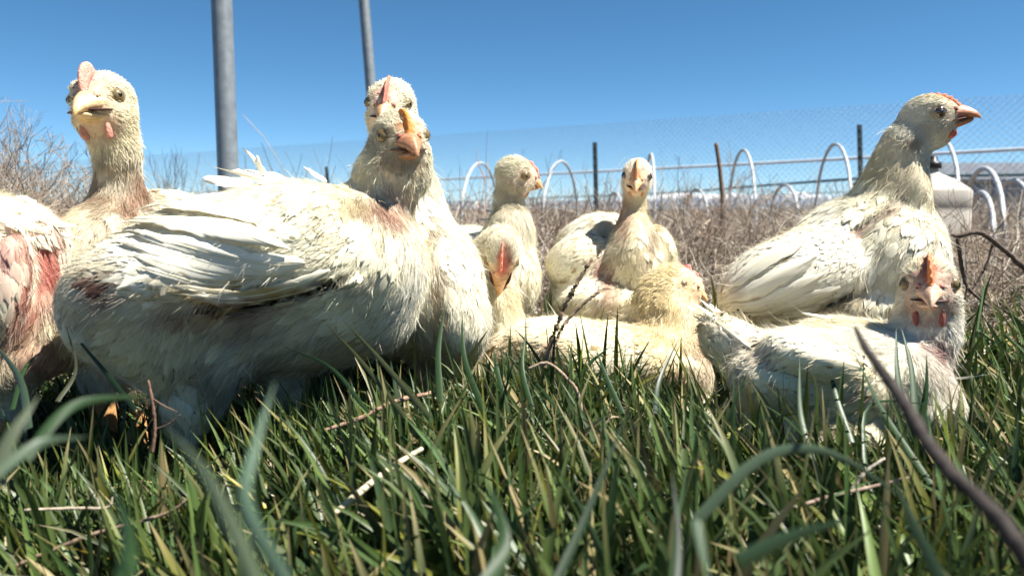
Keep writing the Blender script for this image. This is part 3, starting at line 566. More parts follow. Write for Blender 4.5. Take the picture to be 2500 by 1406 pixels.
# facing camera at back right of centre
chicken("white chicken sitting upright at the back, facing the lens, right of the dark post",
    flat(E_(1545, 660, 1.12, 74, 120, .085, 0), E_(1470, 690, 1.18, 120, 110, .10), E_(1610, 615, 1.15, 34, 68, .05, 15, .006), E_(1548, 600, 1.12, 42, 80, .06), E_(1415, 640, 1.135, 82, 66, .05, 20, .006), E_(1440, 570, 1.2, 85, 42, .06, 22), E_(1500, 740, 1.13, 150, 70, .10), E_(1400, 745, 1.17, 70, 50, .07), 
         K_([(1550, 600, 1.13, 38), (1546, 520, 1.13, 19), (1550, 470, 1.12, 20), (1554, 440, 1.12, 26)], .018)),
    dict(at=(1555, 432, 1.105), f=(-.04, -.30, .95), u=(.05, .95, .3), s=1.22, comb=7, teeth=3, cut=.25, combc=(.85, .42, .17), beakc=(.84, .52, .28), cerec=(.84, .50, .30), wattle=.75, wattlec=(.78, .36, .2), face=.65, facec=(.84, .60, .38), dark=1),
    [(1555, 430, 1.11), (1548, 520, 1.12), (1548, 600, 1.11), (1530, 680, 1.1), (1450, 720, 1.15), (1350, 760, 1.2)],
    paint=[(1528, 520, 20, 60, (.62, .38, .26), .8), (1590, 580, 9, 70, (.52, .38, .26), .8, -8), (1485, 680, 20, 60, (.42, .18, .12), .85, 20), (1480, 740, 24, 30, (.42, .2, .14), .7), (1490, 625, 14, 30, (.45, .3, .2), .6), (1470, 620, 70, 12, (.5, .42, .34), .35, 20), (1400, 745, 70, 20, (.6, .48, .36), .35)],
    bare=[(1485, 690, 16, 50, .3), (1528, 510, 14, 40, .5)], flow=[(1550, 650, 90, 130, .05, 1), (1410, 650, 110, 80, -.8, .6), (1615, 610, 40, 80, .3, 1)],
    wings=[(1412, 655, 92, 78, 20, -.85, .5, .9)], 
    h=.003, dens=.8, size=.85, seed=17, group=G)
# fluffy lying bird facing right
chicken("pale yellow headed chicken lying in the grass at centre right, facing right",
    flat(E_(1430, 880, .93, 235, 92, .085, -4), E_(1330, 860, .95, 140, 80, .08), E_(1560, 880, .93, 150, 100, .09), E_(1650, 900, .92, 80, 100, .07), E_(1240, 880, .93, 60, 50, .05), E_(1430, 960, .93, 220, 60, .08), E_(1650, 1010, .92, 90, 80, .07), E_(1430, 1020, .93, 200, 70, .08), E_(1410, 850, .90, 170, 62, .05, -6, .012),
         K_([(1655, 880, .92, 78), (1635, 800, .92, 76), (1622, 745, .92, 66), (1630, 715, .92, 58)], .02)),
    dict(at=(1650, 704, .92), cx=-5, bald=7, beakw=.95, f=(.93, -.12, .32), u=(.05, .99, 0), s=1.42, beak=.66, comb=7, teeth=4, cut=.45, long=0, thick=1.4, combc=(.80, .30, .27), beakc=(.82, .50, .24), wattle=.8, wattlec=(.72, .26, .24), face=.8, facec=(.70, .44, .26), red=.3, fluffy=1, pin=1.2, lift=1.2),
    [(1652, 700, .92), (1625, 790, .92), (1640, 880, .92), (1560, 880, .93), (1400, 870, .93), (1200, 890, .93)],
    tint=(1.04, 1.0, .93), fluff=.72,
    paint=[(1620, 790, 90, 130, (1.15, .93, .52), .85), (1630, 700, 80, 60, (1.15, .93, .52), .75), (1275, 830, 60, 22, (.78, .55, .4), .5), (1240, 880, 40, 50, (.66, .40, .32), .5), (1385, 870, 36, 40, (.50, .27, .2), .8), (1650, 930, 26, 30, (.55, .28, .22), .7), (1700, 880, 40, 60, (.74, .52, .38), .5), (1560, 700, 16, 60, (.6, .54, .34), .4), (1240, 930, 60, 30, (.6, .4, .32), .4)],
    bare=[(1385, 870, 30, 30, .4), (1650, 930, 22, 24, .4)],
    flow=[(1400, 850, 220, 80, -1, .25), (1620, 800, 90, 120, -.2, 1), (1690, 900, 60, 80, .2, 1), (1560, 900, 80, 80, -.9, .4)],
    wings=[(1430, 860, 190, 78, -6, -1, .12, 1.0)],
    loose=[(1440, 800, 1424, 786, .90, 8), (1430, 795, 1418, 783, .90, 6)], h=.0028, dens=.9, seed=18, group=G)
# big right bird
chicken("large white chicken at the right stretching its neck, dark eyed profile facing right",
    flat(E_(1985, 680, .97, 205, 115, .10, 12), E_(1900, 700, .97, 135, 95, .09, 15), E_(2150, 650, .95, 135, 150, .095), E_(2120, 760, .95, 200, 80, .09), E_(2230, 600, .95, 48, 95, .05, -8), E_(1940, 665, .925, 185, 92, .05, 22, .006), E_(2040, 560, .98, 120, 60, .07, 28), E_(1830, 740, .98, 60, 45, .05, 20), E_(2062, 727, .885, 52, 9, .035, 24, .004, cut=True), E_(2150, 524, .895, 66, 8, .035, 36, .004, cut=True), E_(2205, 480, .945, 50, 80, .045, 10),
         K_([(2130, 560, .95, 88), (2174, 455, .945, 58), (2194, 398, .94, 44), (2212, 350, .935, 42), (2246, 310, .93, 44)], .022)),
    dict(at=(2268, 290, .925), f=(.985, .13, .12), u=(-.13, .99, .03), s=1.46, beak=1.0, comb=2.8, teeth=9, cut=.45, thick=1.3, combc=(.80, .30, .12), beakc=(.48, .22, .11), cerec=(.52, .20, .13), earc=(.66, .60, .48), wattle=.75, wattlec=(.56, .16, .1), face=.75, facec=(.42, .35, .24), dark=1, eye=5.0, lidc=(.46, .42, .32), lift=.45, pin=.9),
    [(2283, 278, .925), (2230, 340, .935), (2180, 430, .945), (2110, 540, .95), (2000, 640, .97), (1850, 720, .97), (1750, 780, .98)],
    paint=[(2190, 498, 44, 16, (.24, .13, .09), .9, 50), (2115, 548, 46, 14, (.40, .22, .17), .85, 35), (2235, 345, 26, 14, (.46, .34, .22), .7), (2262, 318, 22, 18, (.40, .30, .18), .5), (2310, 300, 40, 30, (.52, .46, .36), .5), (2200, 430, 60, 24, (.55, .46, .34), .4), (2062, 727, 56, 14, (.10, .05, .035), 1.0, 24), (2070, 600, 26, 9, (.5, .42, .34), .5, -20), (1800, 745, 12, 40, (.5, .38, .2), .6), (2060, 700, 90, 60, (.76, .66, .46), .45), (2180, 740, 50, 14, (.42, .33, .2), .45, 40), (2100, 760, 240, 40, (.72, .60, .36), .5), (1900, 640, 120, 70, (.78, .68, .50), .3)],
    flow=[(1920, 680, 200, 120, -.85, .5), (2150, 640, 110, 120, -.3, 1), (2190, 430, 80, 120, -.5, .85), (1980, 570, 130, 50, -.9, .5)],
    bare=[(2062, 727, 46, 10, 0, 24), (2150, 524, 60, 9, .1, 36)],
    wings=[(1935, 675, 195, 105, 22, -.88, .47, 1.1)],
    quills=[(0, [(2055, 735), (1960, 760), (1870, 778), (1790, 775)], 34), (0, [(2050, 700), (1950, 735), (1860, 762), (1775, 765)], 38), (0, [(2010, 670), (1930, 710), (1850, 745), (1768, 752)], 40), (0, [(1990, 630), (1910, 670), (1840, 710), (1768, 735)], 40), (0, [(1960, 600), (1890, 630), (1830, 670), (1780, 710)], 38)],
    loose=[(2190, 315, 2172, 312, .93, 6), (2170, 350, 2150, 345, .94, 7)],
    legs=[dict(top=(2050, 780, .97), rt=0.020, hock=(2060, 860, .97), foot=(2060, 960, .97)), dict(top=(2150, 780, .93), rt=0.020, hock=(2150, 880, .93), foot=(2150, 980, .93))],
    h=.0028, dens=.8, cardk=.6, seed=19, fluff=.85, group=G)
# lower right bird lying, facing the camera
chicken("white chicken lying at lower right, face straight to the lens with fluffy cheeks",
    flat(E_(1985, 920, .74, 190, 120, .10, -4), E_(2110, 900, .74, 150, 105, .095), E_(1880, 930, .70, 92, 78, .05, 0, .008), E_(1960, 1050, .73, 190, 150, .09), E_(2110, 1100, .74, 120, 110, .07), E_(2170, 975, .72, 80, 95, .07), E_(2268, 985, .71, 36, 80, .05, -6), E_(1800, 850, .77, 90, 60, .05, -35), E_(1752, 800, .78, 30, 26, .02, -50), E_(2090, 810, .79, 120, 30, .05, -6), E_(1990, 880, .68, 130, 60, .05, -14, .006),
         K_([(2225, 940, .72, 48), (2268, 860, .715, 34), (2268, 790, .71, 56), (2268, 745, .71, 60)], .02)),
    dict(at=(2267, 704, .705), f=(.04, -.12, .99), u=(.01, .99, .1), s=1.40, comb=7, teeth=7, cut=.3, combc=(.78, .28, .10), beakc=(.74, .50, .36), cerec=(.66, .34, .26), wattle=1.15, wattlec=(.36, .12, .10), face=.8, facec=(.44, .29, .22), lidc=(.24, .16, .11), lift=1.0, pin=1.1),
    [(2267, 700, .705), (2270, 800, .71), (2250, 900, .72), (2100, 880, .74), (1950, 900, .74), (1800, 850, .77), (1700, 770, .78)],
    tint=(1, 1, 1.03),
    paint=[(2285, 845, 46, 26, (.28, .09, .07), .9), (2268, 672, 20, 44, (.62, .20, .13), .85), (2305, 745, 26, 26, (.20, .12, .09), .9), (2235, 752, 26, 20, (.40, .22, .16), .7), (2215, 690, 26, 26, (.5, .42, .34), .6), (2320, 685, 22, 26, (.5, .42, .34), .6), (2265, 790, 40, 26, (.5, .4, .28), .5), (1760, 800, 70, 26, (.66, .52, .30), .7, -40), (1730, 775, 40, 12, (.25, .18, .12), .5, -40), (1880, 840, 60, 24, (.62, .46, .34), .5), (2130, 960, 40, 16, (.30, .14, .1), .8), (1900, 860, 40, 14, (.55, .38, .3), .4), (1830, 870, 60, 50, (.72, .60, .46), .4), (2280, 900, 40, 40, (.7, .56, .5), .3)],
    bare=[(2285, 845, 36, 20, .4), (2130, 960, 30, 12, .3)],
    flow=[(1800, 840, 110, 80, -.7, -.7), (1960, 900, 170, 80, -.95, .3), (1880, 950, 90, 80, -.6, .8), (2290, 900, 80, 110, .1, 1), (2050, 800, 100, 30, -1, -.1)],
    wings=[(2000, 885, 135, 75, -14, -.96, .25, 1.0), (1790, 830, 95, 42, -38, -.75, -.66, 1.2)],
    quills=[(0, [(2100, 900), (2030, 880), (1960, 880), (1880, 890)], 30), (1, [(1870, 880), (1820, 840), (1770, 805), (1730, 780)], 14), (1, [(1840, 860), (1790, 820), (1750, 790), (1712, 765)], 13)],
    loose=[(2110, 800, 1975, 768, .76, 22), (2130, 800, 2010, 785, .76, 20), (1790, 805, 1708, 752, .77, 15), (1785, 815, 1702, 768, .77, 14), (1800, 800, 1722, 745, .775, 15), (1800, 830, 1722, 795, .775, 15), (1795, 820, 1712, 780, .772, 13), (1805, 800, 1738, 748, .775, 12)],
    h=.0026, dens=.95, seed=20, group=G)

# ------------------------------------------------------------------ the place
rg = np.random.RandomState(5)
M['soil'] = noise_mat('soil', (.05, .036, .024), (.14, .105, .07), 14, 0.95, 0.8, 10, bdist=.01)
M['blade'] = noise_mat('blade', (.80, .82, .78), (1, 1, 1), 40, 0.42, 0.2, attr=True, trans=0.2, spec=0.34, bdist=.0006)
M['straw'] = noise_mat('straw', (.75, .72, .68), (1, 1, 1), 120, 0.7, 0.3, attr=True, spec=0.25)
M['bark'] = noise_mat('bark', (.45, .42, .40), (1.1, 1.05, 1.0), 160, 0.85, 0.9, attr=True, stretch=(1, 1, .5))
M['galv'] = noise_mat('galvanised', (.17, .19, .20), (.25, .275, .285), 40, 0.40, 0.08, metal=.3, spec=.5)
M['wire'] = noise_mat('wire', (.16, .18, .20), (.28, .30, .32), 20, 0.5, 0, metal=.4)
M['pvc'] = noise_mat('pvc', (.34, .35, .36), (.50, .51, .52), 40, 0.45, 0.1)
M['rail'] = noise_mat('rail', (.52, .54, .58), (.68, .70, .73), 8, 0.6, 0.1)
M['green_steel'] = noise_mat('green_steel', (.015, .03, .035), (.04, .06, .065), 60, 0.6, 0.2)
M['teal_wire'] = noise_mat('teal_wire', (.02, .06, .08), (.05, .11, .14), 60, 0.6, 0)
M['jug'] = noise_mat('jug', (.44, .40, .34), (.52, .48, .42), 9, 0.45, 0.05, trans=.2)
M['black_plastic'] = noise_mat('black_plastic', (.012, .012, .014), (.03, .03, .033), 60, 0.4, 0.1)
def ray_ground(px, py, z=None): 
    d = cF + (px - 1250) / FPX * cR + (703 - py) / FPX * cU; return d

# ground: one sheet, finer near the camera
def sheet(y):
    xs = np.concatenate([-np.geomspace(4000, 2.2, 34), np.linspace(-2, 2, 161), np.geomspace(2.2, 4000, 34)])
    ys = np.concatenate([[-60, -10, -3, -1], np.linspace(-.5, 3, 150), np.geomspace(3.1, 5000, 60)])
    X, Y = np.meshgrid(xs, ys, indexing='ij'); Z = ground(X, Y)
    near = (np.abs(X) < 2.1) & (Y < 3.2) & (Y > -.6); Z = Z + near * .004 * wob(np.stack([X, Y, X * 0], -1), 60, 3)
    return np.stack([X, Y, Z], -1).reshape(-1, 3), grid_faces(len(xs), len(ys))[:, ::-1]
V, F = sheet(0); tag(mesh('ground', V, F[:, ::-1], M['soil']), kind='structure')
# mountains on the horizon
def mountains():
    n = 260; az = np.linspace(-50, 50, n); D = 4200; x = np.sin(np.radians(az)) * D; y = np.cos(np.radians(az)) * D
    r = np.zeros(n)
    for k, a in ((3, 1), (7, .5), (15, .35), (31, .2), (67, .1), (131, .05)): r += a * np.abs(np.sin(az * k * .05 + k))
    hgt = 24 + 92 * r / 2.2 * (0.25 + .75 * np.exp(-((az - 21) / 13) ** 2)); rows = []
    for f, o in ((0, -900), (.45, -500), (.8, -160), (1, 0), (.3, 500), (-.05, 1200)):
        k = 1 + o / D; rows.append(np.c_[x * k, y * k, hgt * f * (1 + .25 * np.sin(az * 9 + o) * (f < 1) * (f > 0)) - 2])
    return np.array(rows).reshape(-1, 3), grid_faces(6, n)
m, n, b, L = new_mat('mountain'); g = N(n, 'ShaderNodeNewGeometry'); sx = N(n, 'ShaderNodeSeparateXYZ'); L.new(g.outputs[0], sx.inputs[0]); nz = N(n, 'ShaderNodeTexNoise', _Scale=.012, _Detail=9); L.new(g.outputs[0], nz.inputs[0])
ad = N(n, 'ShaderNodeMath', operation='MULTIPLY_ADD'); ad.inputs[1].default_value = 110; L.new(nz.outputs[0], ad.inputs[0]); L.new(sx.outputs[2], ad.inputs[2]); mr = N(n, 'ShaderNodeMapRange'); mr.inputs[1].default_value = 104; mr.inputs[2].default_value = 118; L.new(ad.outputs[0], mr.inputs[0])
mx = N(n, 'ShaderNodeMix', data_type='RGBA'); mx.inputs[6].default_value = (.105, .135, .18, 1); mx.inputs[7].default_value = (.50, .52, .55, 1); L.new(mr.outputs[0], mx.inputs[0]); L.new(mx.outputs[2], b.inputs['Base Color']); b.inputs['Roughness'].default_value = 1; M['mountain'] = m
V, F = mountains(); tag(mesh('mountains', V, F, M['mountain']), kind='structure')

# ---- grass
def blades(bx, by, L, W, az, th0, kap, col, tipc, ns=7, twist=None, fold=.22, z0=None):
    m = len(bx); u = np.linspace(0, 1, ns + 1); th = th0[:, None] + kap[:, None] * u ** 1.6; th = np.clip(th, -2.6, 2.6)
    a = np.stack([np.cos(az), np.sin(az), np.zeros(m)], -1); D = np.sin(th)[..., None] * a[:, None] + np.cos(th)[..., None] * np.array([0, 0, 1.0])
    base = np.stack([bx, by, ground(bx, by) - .004 if z0 is None else z0], -1); X = base[:, None] + np.concatenate([np.zeros((m, 1, 3)), np.cumsum(.5 * (D[:, 1:] + D[:, :-1]) * (L / ns)[:, None, None], 1)], 1)
    tw = (rg.uniform(-.9, .9, m) if twist is None else twist)[:, None] + rg.uniform(-1.2, 1.2, m)[:, None] * u
    s0 = np.stack([-np.sin(az), np.cos(az), np.zeros(m)], -1)[:, None]; nn = np.cross(D, s0); sd = np.cos(tw)[..., None] * s0 + np.sin(tw)[..., None] * nn; nn = np.cross(D, sd)
    pr = np.minimum(1, .55 + 1.6 * u) * np.maximum(1 - u ** 2.3, 0) ** .9 + .01; w_ = W[:, None] * pr / 2
    V = np.stack([X - sd * w_[..., None], X - nn * (w_ * fold * 1.6)[..., None], X + sd * w_[..., None]], 2)
    k = (ns + 1) * 3; gx = np.clip((u - .72) / .28, 0, 1)[None, :, None, None] ** 1.5; c = col[:, None, None] * (1 - gx) + tipc[:, None, None] * gx; c = np.broadcast_to(c, (m, ns + 1, 3, 3))
    mid = np.ones(3); mid[1] = 1.18; c = c * mid[None, None, :, None]
    return X, V, rep_faces(grid_faces(ns + 1, 3), m, k), c
def free(X, tol=0.0):
    "keep what does not run through a bird"
    bad = np.zeros(X.shape[0], bool); q = X.reshape(-1, 3)
    for Fd in FIELDS:
        ok = np.all((q > Fd.lo) & (q < Fd.lo + Fd.h * (Fd.n - 1)), -1); r = np.zeros(len(q), bool)
        if ok.any(): r[ok] = Fd.at(q[ok]) < tol
        bad |= r.reshape(X.shape[:2])[:, 1:].any(1)
    return ~bad
def green(n):
    k = rg.uniform(size=(n, 1)); c = np.array([.017, .036, .009]) * (1 - k) + np.array([.088, .126, .036]) * k; j = rg.uniform(size=(n, 1)); c = np.where(j < .18, c * [.9, 1.05, 1.5], c); c = np.where(j > .90, c * [1.9, 1.35, .8], c)
    return c * np.where(rg.uniform(size=(n, 1)) < .22, 1.7, 1.0) * rg.uniform(.7, 1.25, (n, 1))
GV, GF, GC = [], [], []; gn = 0
def putg(X, V, F, C_, keep):
    global gn
    k = V.shape[1] * 3; V = V[keep]; C_ = C_[keep]; m = len(V); f0 = F[:F.shape[0] // len(keep)]
    GV.append(V.reshape(-1, 3)); GF.append(rep_faces(f0, m, k) + gn); GC.append(C_.reshape(-1, 3)); gn += m * k
def field(nt, per, y0, y1, hL, Wm, seed, yp=1.0, lmul=None):
    r = np.random.RandomState(seed); y = y0 + (y1 - y0) * r.uniform(size=nt) ** yp; x = r.uniform(-1, 1, nt) * (.70 * y + .38); i = np.repeat(np.arange(nt), per); n = len(i)
    bx = x[i] + r.normal(0, .009, n); by = y[i] + r.normal(0, .009, n); lean = np.where((x > -.25) & (x < .32), 2.75, np.where(x >= .32, 2.4, 2.9))[i]
    az = np.where(r.uniform(size=n) < .45, lean + r.normal(0, .5, n), r.uniform(0, 6.28, n)); tall = r.gamma(6, 1 / 6., nt)[i]
    L = hL * tall * r.uniform(.45, 1.2, n); L = np.clip(L, .02, .17)
    if lmul is not None: L = L * lmul(bx, by)
    W = Wm * r.uniform(.6, 1.9, n) * np.clip(L / .09, .6, 1.15); c = green(n); dry = r.uniform(size=(n, 1)) < .055; c = np.where(dry, np.array([.34, .27, .13]) * r.uniform(.5, 1.1, (n, 1)), c); tc = np.where(r.uniform(size=(n, 1)) < .35, np.array([.30, .24, .12]), c)
    out = blades(bx, by, L, W, az, np.abs(r.normal(.30, .24, n)), r.normal(.55, .55, n), c, tc); X = out[0]
    near = np.linalg.norm(X - C0, axis=-1).min(1) > .17; putg(*out, free(X, .002) & near & ~((bx < -.10 - .2 * (by - .5)) & (by > .40) & (by < .72) & (rg.uniform(size=n) < .35)))
# shorter, thinner sward under and beside the left birds
short = lambda x, y: np.where((x < -.12) & (y > .45), .85, 1.0) * np.where((x < -.05) & (y < .45), .8, 1.0)
field(2700, 9, .24, .62, .105, .0052, 1, .8, short)
field(2150, 9, .55, 1.12, .100, .0050, 2, 1.0, short)
field(1200, 8, 1.0, 1.9, .055, .0045, 3, 1.0, lambda x, y: np.where(x > .45, 1.15, .5))
# taller tussocks standing right before the birds
def patch(px0, px1, d0, d1, n_, hL, seed):
    r = np.random.RandomState(seed); nt = n_ // 7; dd = r.uniform(d0, d1, nt); xx = (r.uniform(px0, px1, nt) - 1250) / FPX * dd; i = np.repeat(np.arange(nt), 7); n = len(i)
    out = blades(xx[i] + r.normal(0, .007, n), dd[i] + r.normal(0, .007, n), hL * r.uniform(.5, 1.2, n), .0052 * r.uniform(.6, 1.4, n), np.where(r.uniform(size=n) < .5, 2.6 + r.normal(0, .5, n), r.uniform(0, 6.28, n)), np.abs(r.normal(.22, .2, n)), r.normal(.5, .5, n), green(n), green(n)); putg(*out, free(out[0], .002))
patch(1750, 2420, .56, .68, 1300, .115, 71); patch(600, 1250, .54, .70, 1500, .125, 72); patch(1200, 1760, .60, .80, 1100, .13, 73); patch(-60, 420, .50, .66, 700, .11, 74)
# broad blades pressed flat between the tussocks
for (n_, y0, y1, sd_) in ((900, .35, .75, 11), (800, .7, 1.3, 12)):
    r = np.random.RandomState(sd_); y = y0 + (y1 - y0) * r.uniform(size=n_); x = r.uniform(-1, 1, n_) * (.7 * y + .08); c = green(n_) * 1.15; dr = r.uniform(size=(n_, 1)) < .3; c = np.where(dr, np.array([.50, .40, .22]) * r.uniform(.4, 1.1, (n_, 1)), c); ye = r.uniform(size=(n_, 1)) < .05; c = np.where(ye, np.array([.45, .33, .05]), c)
    out = blades(x, y, r.uniform(.05, .13, n_), r.uniform(.0035, .0075, n_), r.uniform(0, 6.28, n_), r.uniform(.7, 1.3, n_), r.uniform(-.1, .6, n_), c, c * .8, z0=ground(x, y) + r.uniform(.0, .03, n_)); putg(*out, free(out[0], .002))
# a few long seedy blades poking up before the birds, each traced where it stands
def strap(pts, d0, d1, wpx, col, ns=14):
    global gn
    q = curve(np.array(pts, float), ns + 1); u = np.linspace(0, 1, ns + 1); d = d0 + (d1 - d0) * u; X = np.array([P(a, b_, dd) for (a, b_), dd in zip(q, d)]); T_ = unit(np.gradient(X, axis=0)); sd = unit(np.cross(T_, cF)); nn = np.cross(T_, sd)
    w_ = wpx * d / FPX / 2 * np.maximum(1 - u ** 2.2, .03); V = np.stack([X - sd * w_[:, None], X + nn * (w_ * .35)[:, None], X + sd * w_[:, None]], 1)
    GV.append(V.reshape(-1, 3)); GF.append(grid_faces(ns + 1, 3) + gn); GC.append(np.tile(np.array(col, float) * .5, (V.shape[0] * 3, 1))); gn += V.shape[0] * 3
g1, g2, g3, g4 = (.060, .13, .045), (.13, .20, .12), (.17, .21, .13), (.035, .075, .03)
for a in [([(-60, 1300), (20, 1080), (95, 965)], .30, .33, 46, g3), ([(-40, 1180), (90, 1085), (215, 1066)], .30, .33, 30, g2), ([(60, 1120), (180, 990), (370, 965)], .36, .40, 30, g1), ([(290, 1480), (315, 1330), (283, 1200)], .24, .27, 56, g1),
          ([(650, 1480), (570, 1290), (490, 1140), (395, 1035)], .20, .25, 46, (.26, .34, .20)), ([(700, 1420), (602, 1230), (625, 1080), (672, 930)], .24, .28, 38, (.20, .32, .22)), ([(1650, 1480), (1655, 1320), (1640, 1150)], .36, .40, 24, (.03, .06, .03)), ([(1700, 1270), (1840, 1130), (1960, 1094), (2080, 1130), (2230, 1235)], .42, .46, 30, g2),
          ([(1330, 1480), (1430, 1260), (1530, 1010)], .40, .46, 26, g4), ([(1150, 1480), (1230, 1330), (1180, 1150)], .33, .37, 44, g1), ([(1800, 1370), (1930, 1310), (2085, 1265)], .30, .33, 44, g4), ([(1700, 1270), (1715, 1350), (1735, 1420)], .33, .3, 26, g2), ([(2330, 1480), (2240, 1300), (2180, 1160)], .36, .38, 34, g4),
          ([(2300, 1220), (2160, 1010), (2085, 860)], .50, .62, 16, g1), ([(1985, 1130), (1955, 1010), (1952, 868)], .55, .60, 18, g1), ([(2080, 1080), (2040, 960), (2012, 812)], .60, .66, 16, g1), ([(2235, 1010), (2225, 900), (2200, 798)], .60, .64, 18, g1), ([(2205, 1010), (2190, 900), (2188, 800)], .60, .64, 17, g1), ([(2250, 1050), (2262, 950), (2262, 860)], .62, .63, 14, g1),
          ([(1180, 1000), (1135, 880), (1128, 765)], .62, .66, 16, g1), ([(1075, 980), (1070, 860), (1088, 735)], .62, .66, 16, g1), ([(1050, 1020), (930, 880), (838, 782)], .56, .64, 15, (.14, .16, .07)), ([(990, 1020), (880, 880), (795, 790)], .58, .64, 13, (.13, .15, .06)), ([(900, 1010), (810, 900), (690, 845)], .58, .64, 12, g1),
          ([(1390, 1050), (1330, 960), (1235, 870)], .60, .7, 13, g1), ([(1600, 1010), (1610, 930), (1660, 820)], .62, .68, 15, g4), ([(1520, 1010), (1480, 920), (1455, 850)], .62, .66, 13, g1), ([(1300, 1000), (1275, 900), (1285, 800)], .62, .66, 12, g1), ([(1240, 1010), (1212, 900), (1205, 850)], .62, .66, 13, g1),
          ([(330, 1000), (250, 900), (165, 800)], .58, .62, 15, g4), ([(30, 1000), (60, 900), (110, 850)], .58, .62, 13, g1), ([(70, 1050), (50, 930), (-20, 830)], .5, .56, 26, g2), ([(140, 980), (185, 900), (160, 790)], .56, .6, 11, (.12, .13, .07)), ([(2130, 1200), (2110, 1100), (2130, 985), (2300, 990)], .52, .6, 12, g1)]:
    k = .72 if a[1] < .45 else 1; strap(a[0], a[1] * k, a[2] * k, *a[3:])
gr = mesh('grass', np.concatenate(GV), np.concatenate(GF), M['blade'], col=np.concatenate(GC)); tag(gr, 'green grass blades, short and tangled, covering the near ground', 'grass', kind='stuff')
# dead straw and thatch between the blades
def twigs(n, x, y, zlo, zhi, L, R, elev, bend, colf, seed, ns=5, nv=3):
    r = np.random.RandomState(seed); m = len(x); az = r.uniform(0, 6.28, m); el = elev(r, m); D = np.stack([np.cos(az) * np.cos(el), np.sin(az) * np.cos(el), np.sin(el)], -1)
    Pt = [np.stack([x, y, ground(x, y) + r.uniform(zlo, zhi, m)], -1)]; K = r.normal(size=(m, 3)) * bend
    for k in range(ns): D = unit(D + K / ns + r.normal(size=(m, 3)) * bend * .35 / ns ** .5); Pt.append(Pt[-1] + D * (L / ns)[:, None])
    X = np.stack(Pt, 1); X[..., 2] = np.maximum(X[..., 2], ground(X[..., 0], X[..., 1]) + .001); keep = free(X, .002) & (np.linalg.norm(X - C0, axis=-1).min(1) > .2); X = X[keep]; u = np.linspace(0, 1, ns + 1)
    V, F = tubes(X, R[keep][:, None] * (1 - .55 * u), nv); c = np.repeat(colf(r, m)[keep], (ns + 1) * nv, 0); return V, F, c
r = np.random.RandomState(8); n_ = 12500; y = .3 + 1.3 * r.uniform(size=n_); x = r.uniform(-1, 1, n_) * (.7 * y + .35)
V, F, c = twigs(n_, x, y, 0, .02, r.uniform(.015, .085, n_), r.uniform(.0005, .0016, n_), lambda r, m: r.normal(.05, .15, m), .5, lambda r, m: np.array([.46, .36, .22]) * r.uniform(.35, 1.1, (m, 1)) * np.array([1, 1, 1]) + r.normal(0, .02, (m, 3)).clip(-.03, .03), 9)
n_ = 1300; r = np.random.RandomState(88); y2 = .36 + .4 * r.uniform(size=n_); x2 = -.08 - r.uniform(size=n_) * .5 * y2 / .5; x2[::3] = r.uniform(-.1, .4, len(x2[::3]))
V2, F2, c2 = twigs(n_, x2, y2, .0, .03, r.uniform(.03, .12, n_), r.uniform(.0009, .0024, n_), lambda r, m: r.normal(.08, .18, m), .35, lambda r, m: np.array([.52, .42, .26]) * r.uniform(.3, 1.15, (m, 1)), 10)
F2 = F2 + len(V); V = np.concatenate([V, V2]); F = np.concatenate([F, F2]); c = np.concatenate([c, c2])
tag(mesh('straw_litter', V, F, M['straw'], col=np.clip(c, .03, .9)), 'dead straw and grass litter lying between the green blades', 'straw', kind='stuff')
# dry brush behind the flock
def brushcol(r, m): k = r.uniform(size=(m, 1)); return np.where(k < .45, np.array([.18, .14, .11]), np.where(k < .8, np.array([.44, .365, .29]), np.array([.72, .65, .55]))) * r.uniform(.6, 1.15, (m, 1))
Vs, Fs, Cs, off = [], [], [], 0
for (n_, y0, y1, zh, L0, L1, R0, R1, sd_) in ((8200, 1.28, 2.2, .08, .04, .18, .0006, .0016, 1), (7400, 1.9, 3.6, .14, .06, .24, .0007, .002, 2), (5500, 3.2, 7, .16, .1, .40, .001, .003, 3), (4000, 6.5, 15, .26, .15, .5, .002, .006, 4)):
    r = np.random.RandomState(40 + sd_); y = y0 + (y1 - y0) * r.uniform(size=n_); x = r.uniform(-1, 1, n_) * (.72 * y + .5); amp = np.clip(.75 + .75 * np.sin(x * 5 / y0 + sd_) * np.sin(x * 2.3 + y) - .1 * (x / y < -.42), .25, 1.5)
    V, F, c = twigs(n_, x, y, 0, zh, r.uniform(L0, L1, n_) * amp, r.uniform(R0, R1, n_), lambda r, m: r.normal(.45, .5, m), .8, brushcol, 70 + sd_); Vs.append(V); Fs.append(F + off); Cs.append(c); off += len(V)
tag(mesh('dry_brush', np.concatenate(Vs), np.concatenate(Fs), M['straw'], col=np.clip(np.concatenate(Cs), .03, .9)), 'tangle of dead brown tumbleweed and brush behind the chickens', 'brush', kind='stuff')

